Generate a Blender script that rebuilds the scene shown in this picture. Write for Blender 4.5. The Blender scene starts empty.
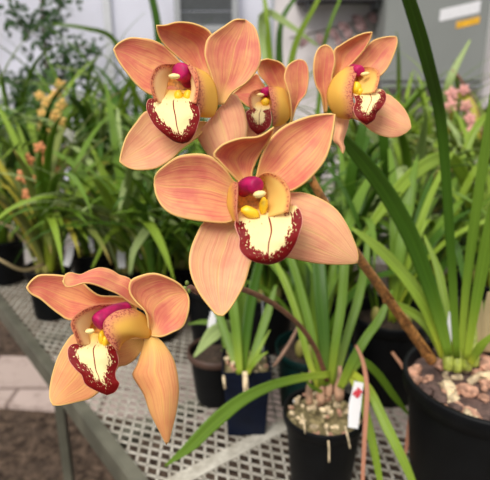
import bpy, bmesh, math, random
from mathutils import Vector, Matrix, noise
R = math.radians
SC = bpy.context.scene
COL = SC.collection
# ------------------------------------------------------------------ camera
CAM = Vector((0, 0, 1.425)); PITCH = R(18); F = 525.0
cd = bpy.data.cameras.new('camera'); cam = bpy.data.objects.new('camera', cd); COL.objects.link(cam)
cam.location = CAM; cam.rotation_euler = (R(90) - PITCH, 0, 0)
cd.sensor_fit = 'HORIZONTAL'; cd.sensor_width = 36; cd.lens = 36 * F / 490
cd.clip_start = 0.02; cd.clip_end = 60
cd.dof.use_dof = True; cd.dof.focus_distance = 0.37; cd.dof.aperture_fstop = 9.5
SC.camera = cam
# ------------------------------------------------------------------ world, sun, exposure
w = bpy.data.worlds.new('world'); SC.world = w; w.use_nodes = True
nt = w.node_tree; nt.nodes.clear()
tc = nt.nodes.new('ShaderNodeTexCoord'); sx = nt.nodes.new('ShaderNodeSeparateXYZ')
cr = nt.nodes.new('ShaderNodeValToRGB'); bg = nt.nodes.new('ShaderNodeBackground'); wo = nt.nodes.new('ShaderNodeOutputWorld')
nt.links.new(tc.outputs['Generated'], sx.inputs[0]); nt.links.new(sx.outputs['Z'], cr.inputs[0])
nt.links.new(cr.outputs[0], bg.inputs[0]); nt.links.new(bg.outputs[0], wo.inputs[0])
e = cr.color_ramp.elements
e[0].position = 0.0; e[0].color = (.26, .27, .29, 1); e[1].position = .8; e[1].color = (1.0, .99, .96, 1)
bg.inputs[1].default_value = 1.22
sd = bpy.data.lights.new('sun', 'SUN'); sun = bpy.data.objects.new('sun', sd); COL.objects.link(sun)
sd.energy = 2.9; sd.angle = R(30); sd.color = (1, .96, .89)
sun.rotation_euler = (R(38), R(-22), 0); sun.location = (-1, -2, 5)
SC.view_settings.view_transform = 'Standard'; SC.view_settings.look = 'None'
SC.view_settings.gamma = 1; SC.view_settings.use_curve_mapping = False
SC.view_settings.exposure = 0.0

# ------------------------------------------------------------------ helpers
FWD = Vector((0, math.cos(PITCH), -math.sin(PITCH))); UP = Vector((0, math.sin(PITCH), math.cos(PITCH))); RT = Vector((1, 0, 0))
BZ = 0.75
def P(x, y, Z):
    return CAM + Z * (FWD + RT * ((x - 245) / F) - UP * ((y - 240) / F))
def G(x, y, z=BZ):
    d = FWD + RT * ((x - 245) / F) - UP * ((y - 240) / F)
    return CAM + d * ((z - CAM.z) / d.z)
WL = {}
def tag(o, label=None, cat=None, group=None, kind=None):
    if label: o['label'] = label
    if cat: o['category'] = cat
    if group: o['group'] = group
    if kind: o['kind'] = kind
    return o
def thing(name, label, cat, loc, group=None):
    o = bpy.data.objects.new(name, None); COL.objects.link(o); o.location = loc; o.empty_display_size = .02
    WL[o] = Vector(loc); return tag(o, label, cat, group)
def part_empty(name, parent, loc, label=None):
    o = bpy.data.objects.new(name, None); COL.objects.link(o); o.parent = parent
    o.location = Vector(loc) - WL[parent]; o.empty_display_size = .02; WL[o] = Vector(loc)
    if label: o['label'] = label
    return o
class MB:
    """Collects verts, faces with uv and material slots, then links as one mesh object."""
    def __init__(s): s.v = []; s.f = []; s.m = []; s.uv = []; s.rim = []
    def add(s, vs, fs, mi=0, uv=None, rim=None):
        b = len(s.v); s.v += [Vector(a) for a in vs]; s.f += [tuple(b + i for i in f) for f in fs]; s.m += [mi] * len(fs)
        s.uv += uv if uv else [(0, 0)] * len(vs); s.rim += rim if rim else [0.0] * len(vs)
        return s
    def box(s, c, size, rz=0, mi=0, top=1.0):
        c = Vector(c); m = Matrix.Rotation(rz, 3, 'Z'); hx, hy, hz = size[0] / 2, size[1] / 2, size[2] / 2
        vs = [c + m @ Vector((sx_ * hx * (top if sz > 0 else 1), sy * hy * (top if sz > 0 else 1), sz * hz)) for sz in (-1, 1) for sx_, sy in ((-1, -1), (1, -1), (1, 1), (-1, 1))]
        return s.add(vs, [(3, 2, 1, 0), (4, 5, 6, 7), (0, 1, 5, 4), (1, 2, 6, 5), (2, 3, 7, 6), (3, 0, 4, 7)], mi)
    def obox(s, a, b, wdt, h, up=(0, 0, 1), mi=0):
        a = Vector(a); b = Vector(b); t = (b - a).normalized(); u = Vector(up); sd_ = t.cross(u).normalized() * (wdt / 2); uu = sd_.cross(t).normalized() * (h / 2)
        vs = [p + sg * sd_ + q * uu for p in (a, b) for sg, q in ((-1, -1), (1, -1), (1, 1), (-1, 1))]
        return s.add(vs, [(0, 1, 2, 3), (7, 6, 5, 4), (4, 5, 1, 0), (5, 6, 2, 1), (6, 7, 3, 2), (7, 4, 0, 3)], mi)
    def tube(s, pts, rad, n=8, mi=0, smooth=6):
        pts = spline([Vector(p) for p in pts], max(2, (len(pts) - 1) * smooth)) if len(pts) > 2 else [Vector(p) for p in pts]
        k = len(pts); vs = []; uv = []
        ref = Vector((.3, .2, .93)); prev = None
        for i, p in enumerate(pts):
            t = (pts[min(i + 1, k - 1)] - pts[max(i - 1, 0)]).normalized()
            if prev is None:
                a = t.orthogonal().normalized()
            else:
                a = (prev - t * prev.dot(t)).normalized()
            prev = a; b_ = t.cross(a)
            q = i / (k - 1)
            r = rad(q) if callable(rad) else rad
            for j in range(n):
                th = 2 * math.pi * j / n; vs.append(p + r * (math.cos(th) * a + math.sin(th) * b_)); uv.append((q, j / n))
        fs = [(i * n + j, i * n + (j + 1) % n, (i + 1) * n + (j + 1) % n, (i + 1) * n + j) for i in range(k - 1) for j in range(n)]
        fs += [tuple(range(n - 1, -1, -1)), tuple((k - 1) * n + j for j in range(n))]
        return s.add(vs, fs, mi, uv)
    def lathe(s, c, prof, n=40, mi=0, sq=False):
        c = Vector(c); vs = []; k = len(prof)
        for r, z in prof:
            for j in range(n):
                th = 2 * math.pi * (j + .5) / n
                vs.append(c + Vector((r * math.cos(th), r * math.sin(th), z)))
        fs = [(i * n + j, i * n + (j + 1) % n, (i + 1) * n + (j + 1) % n, (i + 1) * n + j) for i in range(k - 1) for j in range(n)]
        return s.add(vs, fs, mi)
    def ball(s, c, r, sc=(1, 1, 1), rot=None, mi=0, n=10, jit=0, seed=0):
        bm = bmesh.new(); bmesh.ops.create_uvsphere(bm, u_segments=n, v_segments=max(5, n // 2 + 2), radius=1)
        m = rot.to_matrix() if rot else Matrix.Identity(3); rr = random.Random(seed)
        vs = []
        for v in bm.verts:
            q = v.co.copy(); k_ = 1 + jit * noise.noise(q * 1.7 + Vector((seed * 3.1, seed, 0)))
            vs.append(Vector(c) + m @ Vector((q.x * sc[0], q.y * sc[1], q.z * sc[2])) * r * k_)
        fs = [tuple(v.index for v in f.verts) for f in bm.faces]; bm.free()
        return s.add(vs, fs, mi)
    def build(s, name, mats, parent=None, smooth=True, solid=0, weld=False, bevel=0, sub=0, loc=None):
        o = s.mesh(name, mats, WL[parent] if parent else Vector(loc or (0, 0, 0)), smooth)
        if parent:
            o.parent = parent; WL[o] = WL[parent].copy()
        else:
            o.location = Vector(loc or (0, 0, 0)); WL[o] = Vector(o.location)
        if weld: o.modifiers.new('weld', 'WELD').merge_threshold = 1e-5
        if solid:
            md = o.modifiers.new('solid', 'SOLIDIFY'); md.thickness = solid; md.offset = 0
        if bevel:
            md = o.modifiers.new('bevel', 'BEVEL'); md.width = bevel; md.segments = 2; md.limit_method = 'ANGLE'
        if sub:
            md = o.modifiers.new('sub', 'SUBSURF'); md.levels = sub; md.render_levels = sub
        return o
    def mesh(s, name, mats, off, smooth):
        me = bpy.data.meshes.new(name)
        me.from_pydata([v - off for v in s.v], [], s.f)
        for m in (mats if isinstance(mats, (list, tuple)) else [mats]): me.materials.append(m)
        me.polygons.foreach_set('material_index', s.m)
        me.polygons.foreach_set('use_smooth', [smooth] * len(s.f))
        ul = me.uv_layers.new(name='UVMap')
        flat = []
        for lp in me.loops: flat += s.uv[lp.vertex_index]
        ul.data.foreach_set('uv', flat)
        at = me.attributes.new('rim', 'FLOAT', 'POINT'); at.data.foreach_set('value', s.rim)
        me.update()
        o = bpy.data.objects.new(name, me); COL.objects.link(o); return o
def cat(p0, p1, p2, p3, t):
    return .5 * ((2 * p1) + (p2 - p0) * t + (2 * p0 - 5 * p1 + 4 * p2 - p3) * t * t + (3 * p1 - p0 - 3 * p2 + p3) * t ** 3)
def spline(pts, n):
    """n+1 arc-length even points on a Catmull-Rom curve"""
    pts = [p.copy() for p in pts]
    ext = [2 * pts[0] - pts[1]] + pts + [2 * pts[-1] - pts[-2]]
    d = []
    for i in range(len(pts) - 1):
        for k in range(12): d.append(cat(ext[i], ext[i + 1], ext[i + 2], ext[i + 3], k / 12))
    d.append(pts[-1].copy())
    L = [0]
    for i in range(1, len(d)): L.append(L[-1] + (d[i] - d[i - 1]).length)
    out = []; j = 0
    for k in range(n + 1):
        t = L[-1] * k / n
        while j < len(L) - 2 and L[j + 1] < t: j += 1
        f = (t - L[j]) / max(1e-9, L[j + 1] - L[j]); out.append(d[j].lerp(d[j + 1], min(1, max(0, f))))
    return out

# ------------------------------------------------------------------ materials
def mat(name):
    m = bpy.data.materials.new(name); m.use_nodes = True; n = m.node_tree; n.nodes.clear()
    return m, n
class N:
    """tiny node builder"""
    def __init__(s, nt): s.t = nt
    def n(s, typ, **kw):
        x = s.t.nodes.new(typ)
        for k, v in kw.items(): setattr(x, k, v)
        return x
    def put(s, sock, v):
        if isinstance(v, bpy.types.NodeSocket): s.t.links.new(v, sock)
        elif isinstance(v, (tuple, list)) and len(v) == 3 and sock.type == 'RGBA': sock.default_value = (*v, 1)
        else: sock.default_value = v
    def math(s, op, a, b=0.0, c=None):
        x = s.n('ShaderNodeMath', operation=op); s.put(x.inputs[0], a); s.put(x.inputs[1], b)
        if c is not None: s.put(x.inputs[2], c)
        return x.outputs[0]
    def mix(s, f, a, b):
        x = s.n('ShaderNodeMix', data_type='RGBA'); s.put(x.inputs[0], f); s.put(x.inputs[6], a); s.put(x.inputs[7], b); return x.outputs[2]
    def ss(s, v, lo, hi):
        x = s.n('ShaderNodeMapRange', interpolation_type='SMOOTHSTEP'); s.put(x.inputs[0], v); x.inputs[1].default_value = lo; x.inputs[2].default_value = hi
        return x.outputs[0]
    def noise(s, vec, scale, detail=2, rough=.5):
        x = s.n('ShaderNodeTexNoise'); s.put(x.inputs['Vector'], vec); x.inputs['Scale'].default_value = scale; x.inputs['Detail'].default_value = detail
        x.inputs['Roughness'].default_value = rough; return x.outputs[0]
    def uv(s):
        u = s.n('ShaderNodeUVMap', uv_map='UVMap'); sp = s.n('ShaderNodeSeparateXYZ'); s.put(sp.inputs[0], u.outputs[0]); return sp.outputs[0], sp.outputs[1]
    def vec(s, a, b, c=0.0):
        x = s.n('ShaderNodeCombineXYZ'); s.put(x.inputs[0], a); s.put(x.inputs[1], b); s.put(x.inputs[2], c); return x.outputs[0]
    def attr(s, nm): return s.n('ShaderNodeAttribute', attribute_name=nm).outputs['Fac']
    def obj(s): return s.n('ShaderNodeTexCoord').outputs['Object']
    def geo(s): return s.n('ShaderNodeNewGeometry').outputs['Position']
    def out(s, col, rough=.5, transl=0, spec=.5, bump=None, bs=.3, bd=.002, metal=0, sss=0):
        b = s.n('ShaderNodeBsdfPrincipled'); s.put(b.inputs['Base Color'], col); s.put(b.inputs['Roughness'], rough)
        b.inputs['Specular IOR Level'].default_value = spec; b.inputs['Metallic'].default_value = metal
        if bump is not None:
            bu = s.n('ShaderNodeBump'); bu.inputs['Strength'].default_value = bs; bu.inputs['Distance'].default_value = bd; s.put(bu.inputs['Height'], bump); s.t.links.new(bu.outputs[0], b.inputs['Normal'])
        o = s.n('ShaderNodeOutputMaterial'); sh = b.outputs[0]
        if transl:
            t = s.n('ShaderNodeBsdfTranslucent'); s.put(t.inputs[0], col); mx = s.n('ShaderNodeMixShader'); mx.inputs[0].default_value = transl
            s.t.links.new(sh, mx.inputs[1]); s.t.links.new(t.outputs[0], mx.inputs[2]); sh = mx.outputs[0]
        s.t.links.new(sh, o.inputs[0])
def plain(name, col, rough=.5, var=.0, scale=40, spec=.5, metal=0, transl=0, bump=0):
    m, t = mat(name); n = N(t); c = col
    f = n.noise(n.geo(), scale, 3)
    if var: c = n.mix(n.ss(f, .3, .7), tuple(x * (1 - var) for x in col), tuple(min(1, x * (1 + var)) for x in col))
    n.out(c, rough, transl, spec, f if bump else None, bump, .002, metal); return m
def petal_mat(name, main, pink, basec, pinkamt=.6, vein=.5):
    m, t = mat(name); n = N(t); u, v = n.uv(); rim = n.attr('rim')
    vn = n.noise(n.vec(n.math('MULTIPLY', u, 1.3), n.math('MULTIPLY', v, 24.)), 1.0, 2.5, .6)
    v2 = n.noise(n.vec(n.math('MULTIPLY', u, .9), n.math('MULTIPLY', v, 60.)), 1.0, 1)
    blot = n.noise(n.obj(), 55, 3)
    c = n.mix(n.math('MULTIPLY', n.ss(blot, .36, .66), pinkamt), main, pink)
    c = n.mix(n.math('MULTIPLY', n.ss(vn, .50, .68), vein), c, pink)
    c = n.mix(n.math('MULTIPLY', n.ss(v2, .55, .75), vein * .35), c, tuple(x * .75 for x in pink))
    c = n.mix(n.math('MULTIPLY', n.ss(vn, .50, .34), .32), c, basec)
    c = n.mix(n.math('MULTIPLY', n.ss(n.math('ABSOLUTE', n.math('SUBTRACT', v, .5)), .05, .0), .22), c, basec)
    c = n.mix(n.math('MULTIPLY', n.ss(u, .30, .0), .75), c, basec)
    c = n.mix(n.ss(rim, 1.15, .15), c, (.93, .58, .20))
    n.out(c, .45, .14, .25, vn, .4, .0014); return m
PETAL = petal_mat('petal_coral', (.87, .375, .175), (.69, .155, .12), (.89, .58, .17), .85, .66)
SEPAL = petal_mat('sepal_peach', (.88, .46, .24), (.76, .26, .165), (.88, .64, .22), .55, .6)
SEPALW = petal_mat('sepal_apricot', (.90, .43, .17), (.79, .26, .115), (.92, .62, .15), .5, .65)
def lip_mid_mat():
    m, t = mat('lip_cream_maroon'); n = N(t); u, v = n.uv(); rim = n.attr('rim')
    d = n.math('ADD', rim, n.math('MULTIPLY', n.math('SUBTRACT', n.noise(n.vec(n.math('MULTIPLY', u, 13.), n.math('MULTIPLY', v, 22.)), 1.0, 2.5, .65), .5), 11.0))
    d = n.math('SUBTRACT', d, n.math('MULTIPLY', n.ss(u, .35, 1.), 3.6))
    lo = n.math('ADD', d, n.math('MULTIPLY', n.ss(u, .25, .06), 14))
    red = n.ss(lo, 6.3, 5.9)
    dots = n.ss(n.noise(n.vec(n.math('MULTIPLY', u, 30.), n.math('MULTIPLY', v, 34.)), 1.0, 0), .68, .72); red = n.math('MULTIPLY', red, n.math('SUBTRACT', 1.0, n.math('MULTIPLY', dots, n.math('MULTIPLY', n.ss(lo, 1.6, 3.2), .75))))
    line = n.math('MULTIPLY', n.ss(n.math('ABSOLUTE', n.math('SUBTRACT', v, n.math('ADD', .5, n.math('MULTIPLY', n.math('SINE', n.math('MULTIPLY', u, 5.)), .02)))), .017, .008), n.math('MULTIPLY', n.ss(u, .16, .24), n.ss(u, .9, .8)))
    c = n.mix(n.ss(u, .24, .0), (.93, .74, .36), (.92, .56, .13))
    sp = n.ss(n.noise(n.vec(n.math('MULTIPLY', u, 24.), n.math('MULTIPLY', v, 24.)), 1.0, 0), .73, .76)
    c = n.mix(n.math('MULTIPLY', sp, n.ss(u, .45, .1)), c, (.30, .02, .03))
    c = n.mix(n.math('MAXIMUM', red, line), c, n.mix(n.noise(n.obj(), 300, 2), (.15, .002, .003), (.24, .005, .006)))
    c = n.mix(n.ss(rim, .55, .25), c, (.80, .34, .26))
    n.out(c, .55, .05, .2, n.noise(n.obj(), 500, 2), .3, .0008); return m
def lobe_mat(name, inner, edge, spots, dens=.56, w=6.0, tr=.22):
    m, t = mat(name); n = N(t); u, v = n.uv(); rim = n.attr('rim')
    c = n.mix(n.ss(rim, w, .5), inner, edge)
    nz = n.noise(n.obj(), 700, 1)
    thr = n.ss(nz, dens, dens + .04)
    c = n.mix(n.math('MULTIPLY', n.math('MULTIPLY', thr, n.ss(rim, w * .8, .8)), .8), c, spots)
    c = n.mix(n.ss(rim, .6, .2), c, tuple(x * .8 for x in edge))
    n.out(c, .5, tr, .25); return m
LIPMID = lip_mid_mat()
LOBE_IN = lobe_mat('lip_lobe_inside', (.93, .66, .33), (.80, .27, .13), (.32, .02, .03), .50, 6.5)
LOBE_INY = lobe_mat('lip_lobe_inside_yellow', (.92, .62, .17), (.86, .36, .13), (.45, .04, .04), .54, 4.5)
LOBE_OUT = lobe_mat('lip_lobe_outside', (.96, .62, .12), (.84, .34, .19), (.45, .05, .07), .53, 11.5, .4)
THROAT = plain('lip_throat', (.66, .27, .05), .5, .4, 300)
CALLUS = plain('lip_callus_yellow', (.95, .58, .02), .4, .08, 200)
COLUMN = plain('column_magenta', (.38, .004, .08), .5, .3, 160, .3)
CAP = plain('anther_cap_cream', (.93, .72, .30), .4, .08, 200)

# ------------------------------------------------------------------ flowers
def patch(mb, Lp, Rp, Zc, d, mi=0, nu=28, nv=18, tip=True, wav=0.0, seed=0, rims=('L', 'R', 'T')):
    """Ruled sheet between two outlines (image frame) with its own depth: d = 3x3 depths in mm, rows base/mid/tip, columns L/C/R"""
    L = spline([Vector((x, y, 0)) for x, y in Lp], nu); Rr = spline([Vector((x, y, 0)) for x, y in Rp], nu)
    def q(a, t): return a[0] * (1 - t) * (1 - 2 * t) + a[1] * 4 * t * (1 - t) + a[2] * t * (2 * t - 1)
    vs = []; uv = []
    for i in range(nu + 1):
        u = i / nu
        for j in range(nv + 1):
            v = j / nv; p = L[i].lerp(Rr[i], v)
            z = q([q(row, v) for row in d], u)
            if wav: z += wav * noise.noise(Vector((u * 3.2 + seed * 7.7, v * 2.2, seed * 1.3))) * math.sin(math.pi * min(1, u * 1.2)) 
            vs.append(P(p.x, p.y, Zc + z / 1000)); uv.append((u, v))
    W = nv + 1
    fs = [(i * W + j, i * W + j + 1, (i + 1) * W + j + 1, (i + 1) * W + j) for i in range(nu) for j in range(nv)]
    B = []
    if 'L' in rims: B += [vs[i * W] for i in range(nu + 1)]
    if 'R' in rims: B += [vs[i * W + nv] for i in range(nu + 1)]
    if 'T' in rims: B += [vs[nu * W + j] for j in range(W)]
    def dist(p):
        k = min(range(len(B)), key=lambda i_: (B[i_] - p).length_squared); best = (B[k] - p).length
        for a, b in ((k - 1, k), (k, k + 1)):
            if 0 <= a and b < len(B):
                ab = B[b] - B[a]; l2 = ab.length_squared
                if 1e-12 < l2 < 1e-4:
                    t = max(0, min(1, (p - B[a]).dot(ab) / l2)); best = min(best, (B[a] + ab * t - p).length)
        return best * 1000
    mb.add(vs, fs, mi, uv, [dist(p) for p in vs] if B else None)
def sc_(x0, y0, s, pts): return [(x0 + x / s, y0 + y / s) for x, y in pts]
def R1(*p): return sc_(110, 15, 6, p)
def R2(*p): return sc_(180, 15, 5.333, p)
def R3(*p): return sc_(110, 90, 3.5, p)
def R4(*p): return sc_(140, 55, 5.333, p)
def R5(*p): return sc_(230, 50, 5.333, p)
def R6(*p): return sc_(305, 25, 3.692, p)
def R7(*p): return sc_(340, 55, 6.4, p)
def S1(*p): return sc_(150, 110, 4.3636, p)
def S2(*p): return sc_(220, 160, 4.3636, p)
def S3(*p): return sc_(250, 110, 3, p)
def S4(*p): return sc_(180, 215, 4.571, p)
def S6(*p): return sc_(60, 295, 4.3636, p)
def S7(*p): return sc_(90, 260, 4.4545, p)
def S5(*p): return sc_(20, 260, 4.8, p)
def S8(*p): return sc_(120, 340, 4.3636, p)
def tepal(fl, name, L, Rr, Z, d, m, wav=1.2, seed=0, label=None):
    b = MB(); patch(b, L, Rr, Z, d, 0, 30, 20, wav=wav, seed=seed)
    o = b.build(name, m, fl, solid=.0011, weld=True)
    if label: o['label'] = label
    return o
def lip(fl, Z, patches, callus):
    b = MB(); mats = [LIPMID, LOBE_IN, LOBE_OUT, THROAT, CALLUS, LOBE_INY]
    for k, (mi, L, Rr, d, rims) in enumerate(patches):
        if mi == 0: patch(b, L, Rr, Z, d, 0, 44, 44, wav=4.0, seed=k + Z * 50, rims=rims)
        else: patch(b, L, Rr, Z, d, mi, 22, 16, wav=.8, seed=k + 3, rims=rims)
    for (x, y, dz, rx, ry, an) in callus:
        b.ball(P(x, y, Z + dz / 1000), Z / F, (rx, ry * .9, ry), Matrix.Rotation(R(an), 4, 'Y').to_quaternion(), 4, 12, .25, int(x))
    return b.build('lip', mats, fl, solid=.0008, weld=True)
def column(fl, Z, pts, rad, cap):
    b = MB(); b.tube([P(x, y, Z + dz / 1000) for x, y, dz in pts], lambda q: Z / F * (rad[0] + (rad[1] - rad[0]) * q) * (1 if q < .85 else .8 + .2 * (1 - (q - .85) / .15)), 14)
    b.build('column', COLUMN, fl, sub=1)
    x, y, dz, rx, ry, an = cap
    c = MB(); c.ball(P(x, y, Z + dz / 1000), Z / F, (rx * .85, ry, ry * .85), Matrix.Rotation(R(an), 4, 'Y').to_quaternion(), 0, 14, .2, 3)
    c.build('anther_cap', CAP, fl)
LR = ('L', 'R', 'T')

def flower_top_left(plant):
    Z = .405; fl = part_empty('orchid_flower', plant, P(213, 108, Z + .012), 'large coral orchid flower at upper left of the cluster, facing left')
    tepal(fl, 'petal', R1((450, 310), (425, 283), (380, 236), (330, 188), (262, 152), (200, 140), (120, 136), (55, 166), (20, 205)),
          R1((470, 420), (420, 480), (350, 490), (262, 481), (210, 460), (150, 408), (97, 342), (50, 275), (20, 205)), Z, [[6, 8, 6], [-6, 1, -5], [-10, -10, -10]], PETAL, seed=1)
    tepal(fl, 'dorsal_sepal', [(203, 84), (189, 66.7), (180, 59), (168.5, 49), (161.7, 41), (158, 33.3), (156.5, 25.5)],
          [(216, 86), (215, 68), (213, 50), (213, 37), (208, 30), (200.6, 26), (190, 22.8), (176.7, 22.3), (166, 25.2), (156.5, 25.5)], Z, [[10, 11, 10], [2, 9, -3], [-16, -16, -16]], PETAL, seed=2)
    tepal(fl, 'petal', R2((195, 480), (186, 400), (165, 320), (142, 255), (131, 200), (145, 130), (185, 93), (232, 62), (290, 25), (345, 25)),
          R2((235, 478), (282, 410), (350, 365), (400, 310), (426, 262), (432, 200), (418, 112), (395, 58), (345, 25)), Z, [[2, 4, 4], [-9, -1, -4], [-6, -4, -2]], PETAL, seed=3)
    tepal(fl, 'lateral_sepal', R3((372, 103), (330, 130), (305, 155), (322, 195), (350, 235), (400, 290)),
          R3((382, 92), (398, 52), (432, 12), (462, 50), (476, 100), (478, 155), (455, 230), (400, 290)), Z, [[10, 11, 10], [14, 8, 16], [12, 12, 12]], SEPAL, seed=4)
    tepal(fl, 'lateral_sepal', R3((340, 112), (270, 105), (200, 82), (130, 72), (92, 112), (57, 163), (41, 212), (33, 250)),
          R3((345, 125), (300, 170), (252, 206), (222, 237), (182, 264), (150, 277), (92, 280), (55, 268), (33, 250)), Z, [[12, 13, 12], [4, 8, 2], [-6, -6, -6]], SEPAL, seed=5)
    lip(fl, Z, [
        (2, R4((262, 50), (312, 75), (362, 102), (400, 160), (414, 240), (405, 300), (380, 332), (318, 328)),
            R4((255, 62), (265, 85), (285, 130), (295, 170), (300, 200), (303, 240), (303, 285), (300, 326)), [[-14, -15, -15], [-4, -13, -18], [2, -4, -13]], ('R',)),
        (3, R4((160, 52), (110, 80), (85, 150), (90, 210), (110, 255)), R4((255, 60), (285, 120), (300, 180), (300, 230), (285, 262)), [[-2, -4, -2], [-2, 4, -2], [-2, 3, -2]], ()),
        (1, R4((212, 48), (165, 47), (112, 50), (72, 82), (55, 135), (62, 190), (78, 245)),
            R4((205, 75), (185, 100), (165, 120), (148, 150), (140, 190), (130, 225), (130, 262)), [[-6, -3, -1], [-22, -14, -6], [-22, -18, -14]], ('L',)),
        (1, R4((256, 54), (288, 62), (304, 95), (314, 150), (310, 205), (300, 262)),
            R4((250, 70), (262, 100), (272, 140), (275, 180), (268, 210), (262, 250)), [[-8, -6, -4], [-20, -16, -8], [-20, -16, -13]], ('L',)),
        (0, R4((118, 185), (75, 230), (44, 240), (34, 280), (50, 328), (80, 380), (130, 422), (180, 458), (225, 471)),
            R4((268, 190), (292, 240), (312, 275), (320, 330), (307, 382), (290, 422), (262, 458), (225, 471)), [[-6, -2, -6], [-21, -26, -21], [-20, -22, -20]], LR),
    ], [(179, 97, -9, 4.2, 6, -10), (187.5, 96.5, -9, 4, 6, 15)])
    column(fl, Z, [(190, 82, 4), (185, 74, -6), (178, 71, -15)], (8.5, 9.5), (174, 76.5, -24, 6.5, 3.2, 0))

def flower_center(plant):
    Z = .33; fl = part_empty('orchid_flower', plant, P(248, 195, Z + .012), 'largest coral orchid flower at the centre, nearest of the cluster')
    tepal(fl, 'petal', S1((385, 320), (362, 305), (338, 268), (292, 222), (250, 197), (190, 192), (120, 204), (60, 245), (25, 280), (18, 318)),
          [(240, 200), (236, 216), (229, 222.5), (213, 222.5), (188, 219), (172.5, 214.5), (163, 207.5), (156.6, 197), (154.1, 183)], Z, [[6, 8, 6], [-8, 1, -4], [0, 0, 0]], PETAL, seed=6)
    tepal(fl, 'dorsal_sepal', [(243, 186), (237, 180), (228, 170.5), (218.5, 160.5), (213.5, 155.5), (217, 149.5), (225, 143.5), (241, 138.3), (259, 136.5), (274, 127.3)],
          [(254, 186), (252, 174), (256, 162), (262, 151), (268, 142), (272, 134), (274, 127.3)], Z, [[8, 10, 8], [-10, 7, 4], [-14, -14, -14]], PETAL, wav=.6, seed=7)
    tepal(fl, 'petal', S3((14, 220), (30, 150), (48, 110), (70, 76), (110, 45), (170, 21), (220, 12), (256, 12)),
          S3((30, 225), (70, 238), (110, 243), (127, 242), (170, 214), (215, 165), (237, 120), (250, 60), (256, 12)), Z, [[8, 9, 8], [-3, 3, -6], [-4, -4, -4]], PETAL, seed=8)
    tepal(fl, 'lateral_sepal', S3((20, 258), (70, 252), (122, 247), (165, 249), (215, 268), (260, 300), (291, 345), (311, 390), (323, 428), (323, 459)),
          S3((10, 300), (60, 400), (80, 440), (115, 443), (170, 455), (220, 462), (280, 463), (323, 459)), Z, [[10, 12, 10], [6, 2, 4], [8, 8, 8]], SEPAL, seed=9)
    tepal(fl, 'lateral_sepal', S4((285, 5), (240, 30), (160, 22), (108, 33), (70, 100), (48, 160), (41, 220), (55, 290), (90, 362), (130, 415), (165, 455), (197, 461)),
          S4((330, 30), (325, 110), (330, 190), (320, 232), (297, 310), (265, 372), (230, 427), (197, 461)), Z, [[10, 12, 10], [2, 6, 2], [-8, -8, -8]], SEPAL, seed=10)
    lip(fl, Z, [
        (3, S2((80, 90), (66, 140), (66, 190), (72, 250), (80, 275)), S2((200, 75), (225, 120), (228, 170), (222, 225), (215, 260)), [[-2, -2, -4], [-2, 5, -4], [-2, 3, -2]], ()),
        (2, S2((66, 95), (48, 108), (35, 150), (32, 195), (44, 232), (62, 268)),
            S2((70, 95), (77, 108), (77, 150), (74, 190), (74, 230), (82, 275)), [[-6, -8, -10], [0, -10, -20], [-10, -16, -22]], ('R',)),
        (5, S2((168, 72), (185, 60), (215, 54), (262, 74), (296, 114), (308, 160), (303, 205), (300, 225)),
            S2((172, 88), (195, 100), (205, 130), (206, 160), (205, 190), (203, 225), (206, 250)), [[-8, -6, -2], [-20, -12, -3], [-24, -20, -14]], ('L',)),
        (0, S2((88, 215), (70, 250), (64, 283), (72, 312), (84, 342), (84, 385), (105, 418), (150, 442), (210, 455)),
            S2((292, 215), (325, 194), (352, 222), (361, 270), (346, 322), (326, 372), (292, 420), (250, 446), (210, 455)), [[-8, -2, -14], [-24, -27, -24], [-22, -22, -22]], LR),
    ], [S2((132, 228))[0] + (-15, 9, 4.6, 24), S2((190, 200))[0] + (-13, 3.6, 8, 8)])
    column(fl, Z, [S2((95, 130))[0] + (4,), S2((125, 110))[0] + (-8,), S2((168, 112))[0] + (-17,)], (8.5, 9), S2((172, 150))[0] + (-24, 7, 4, -12))

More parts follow.
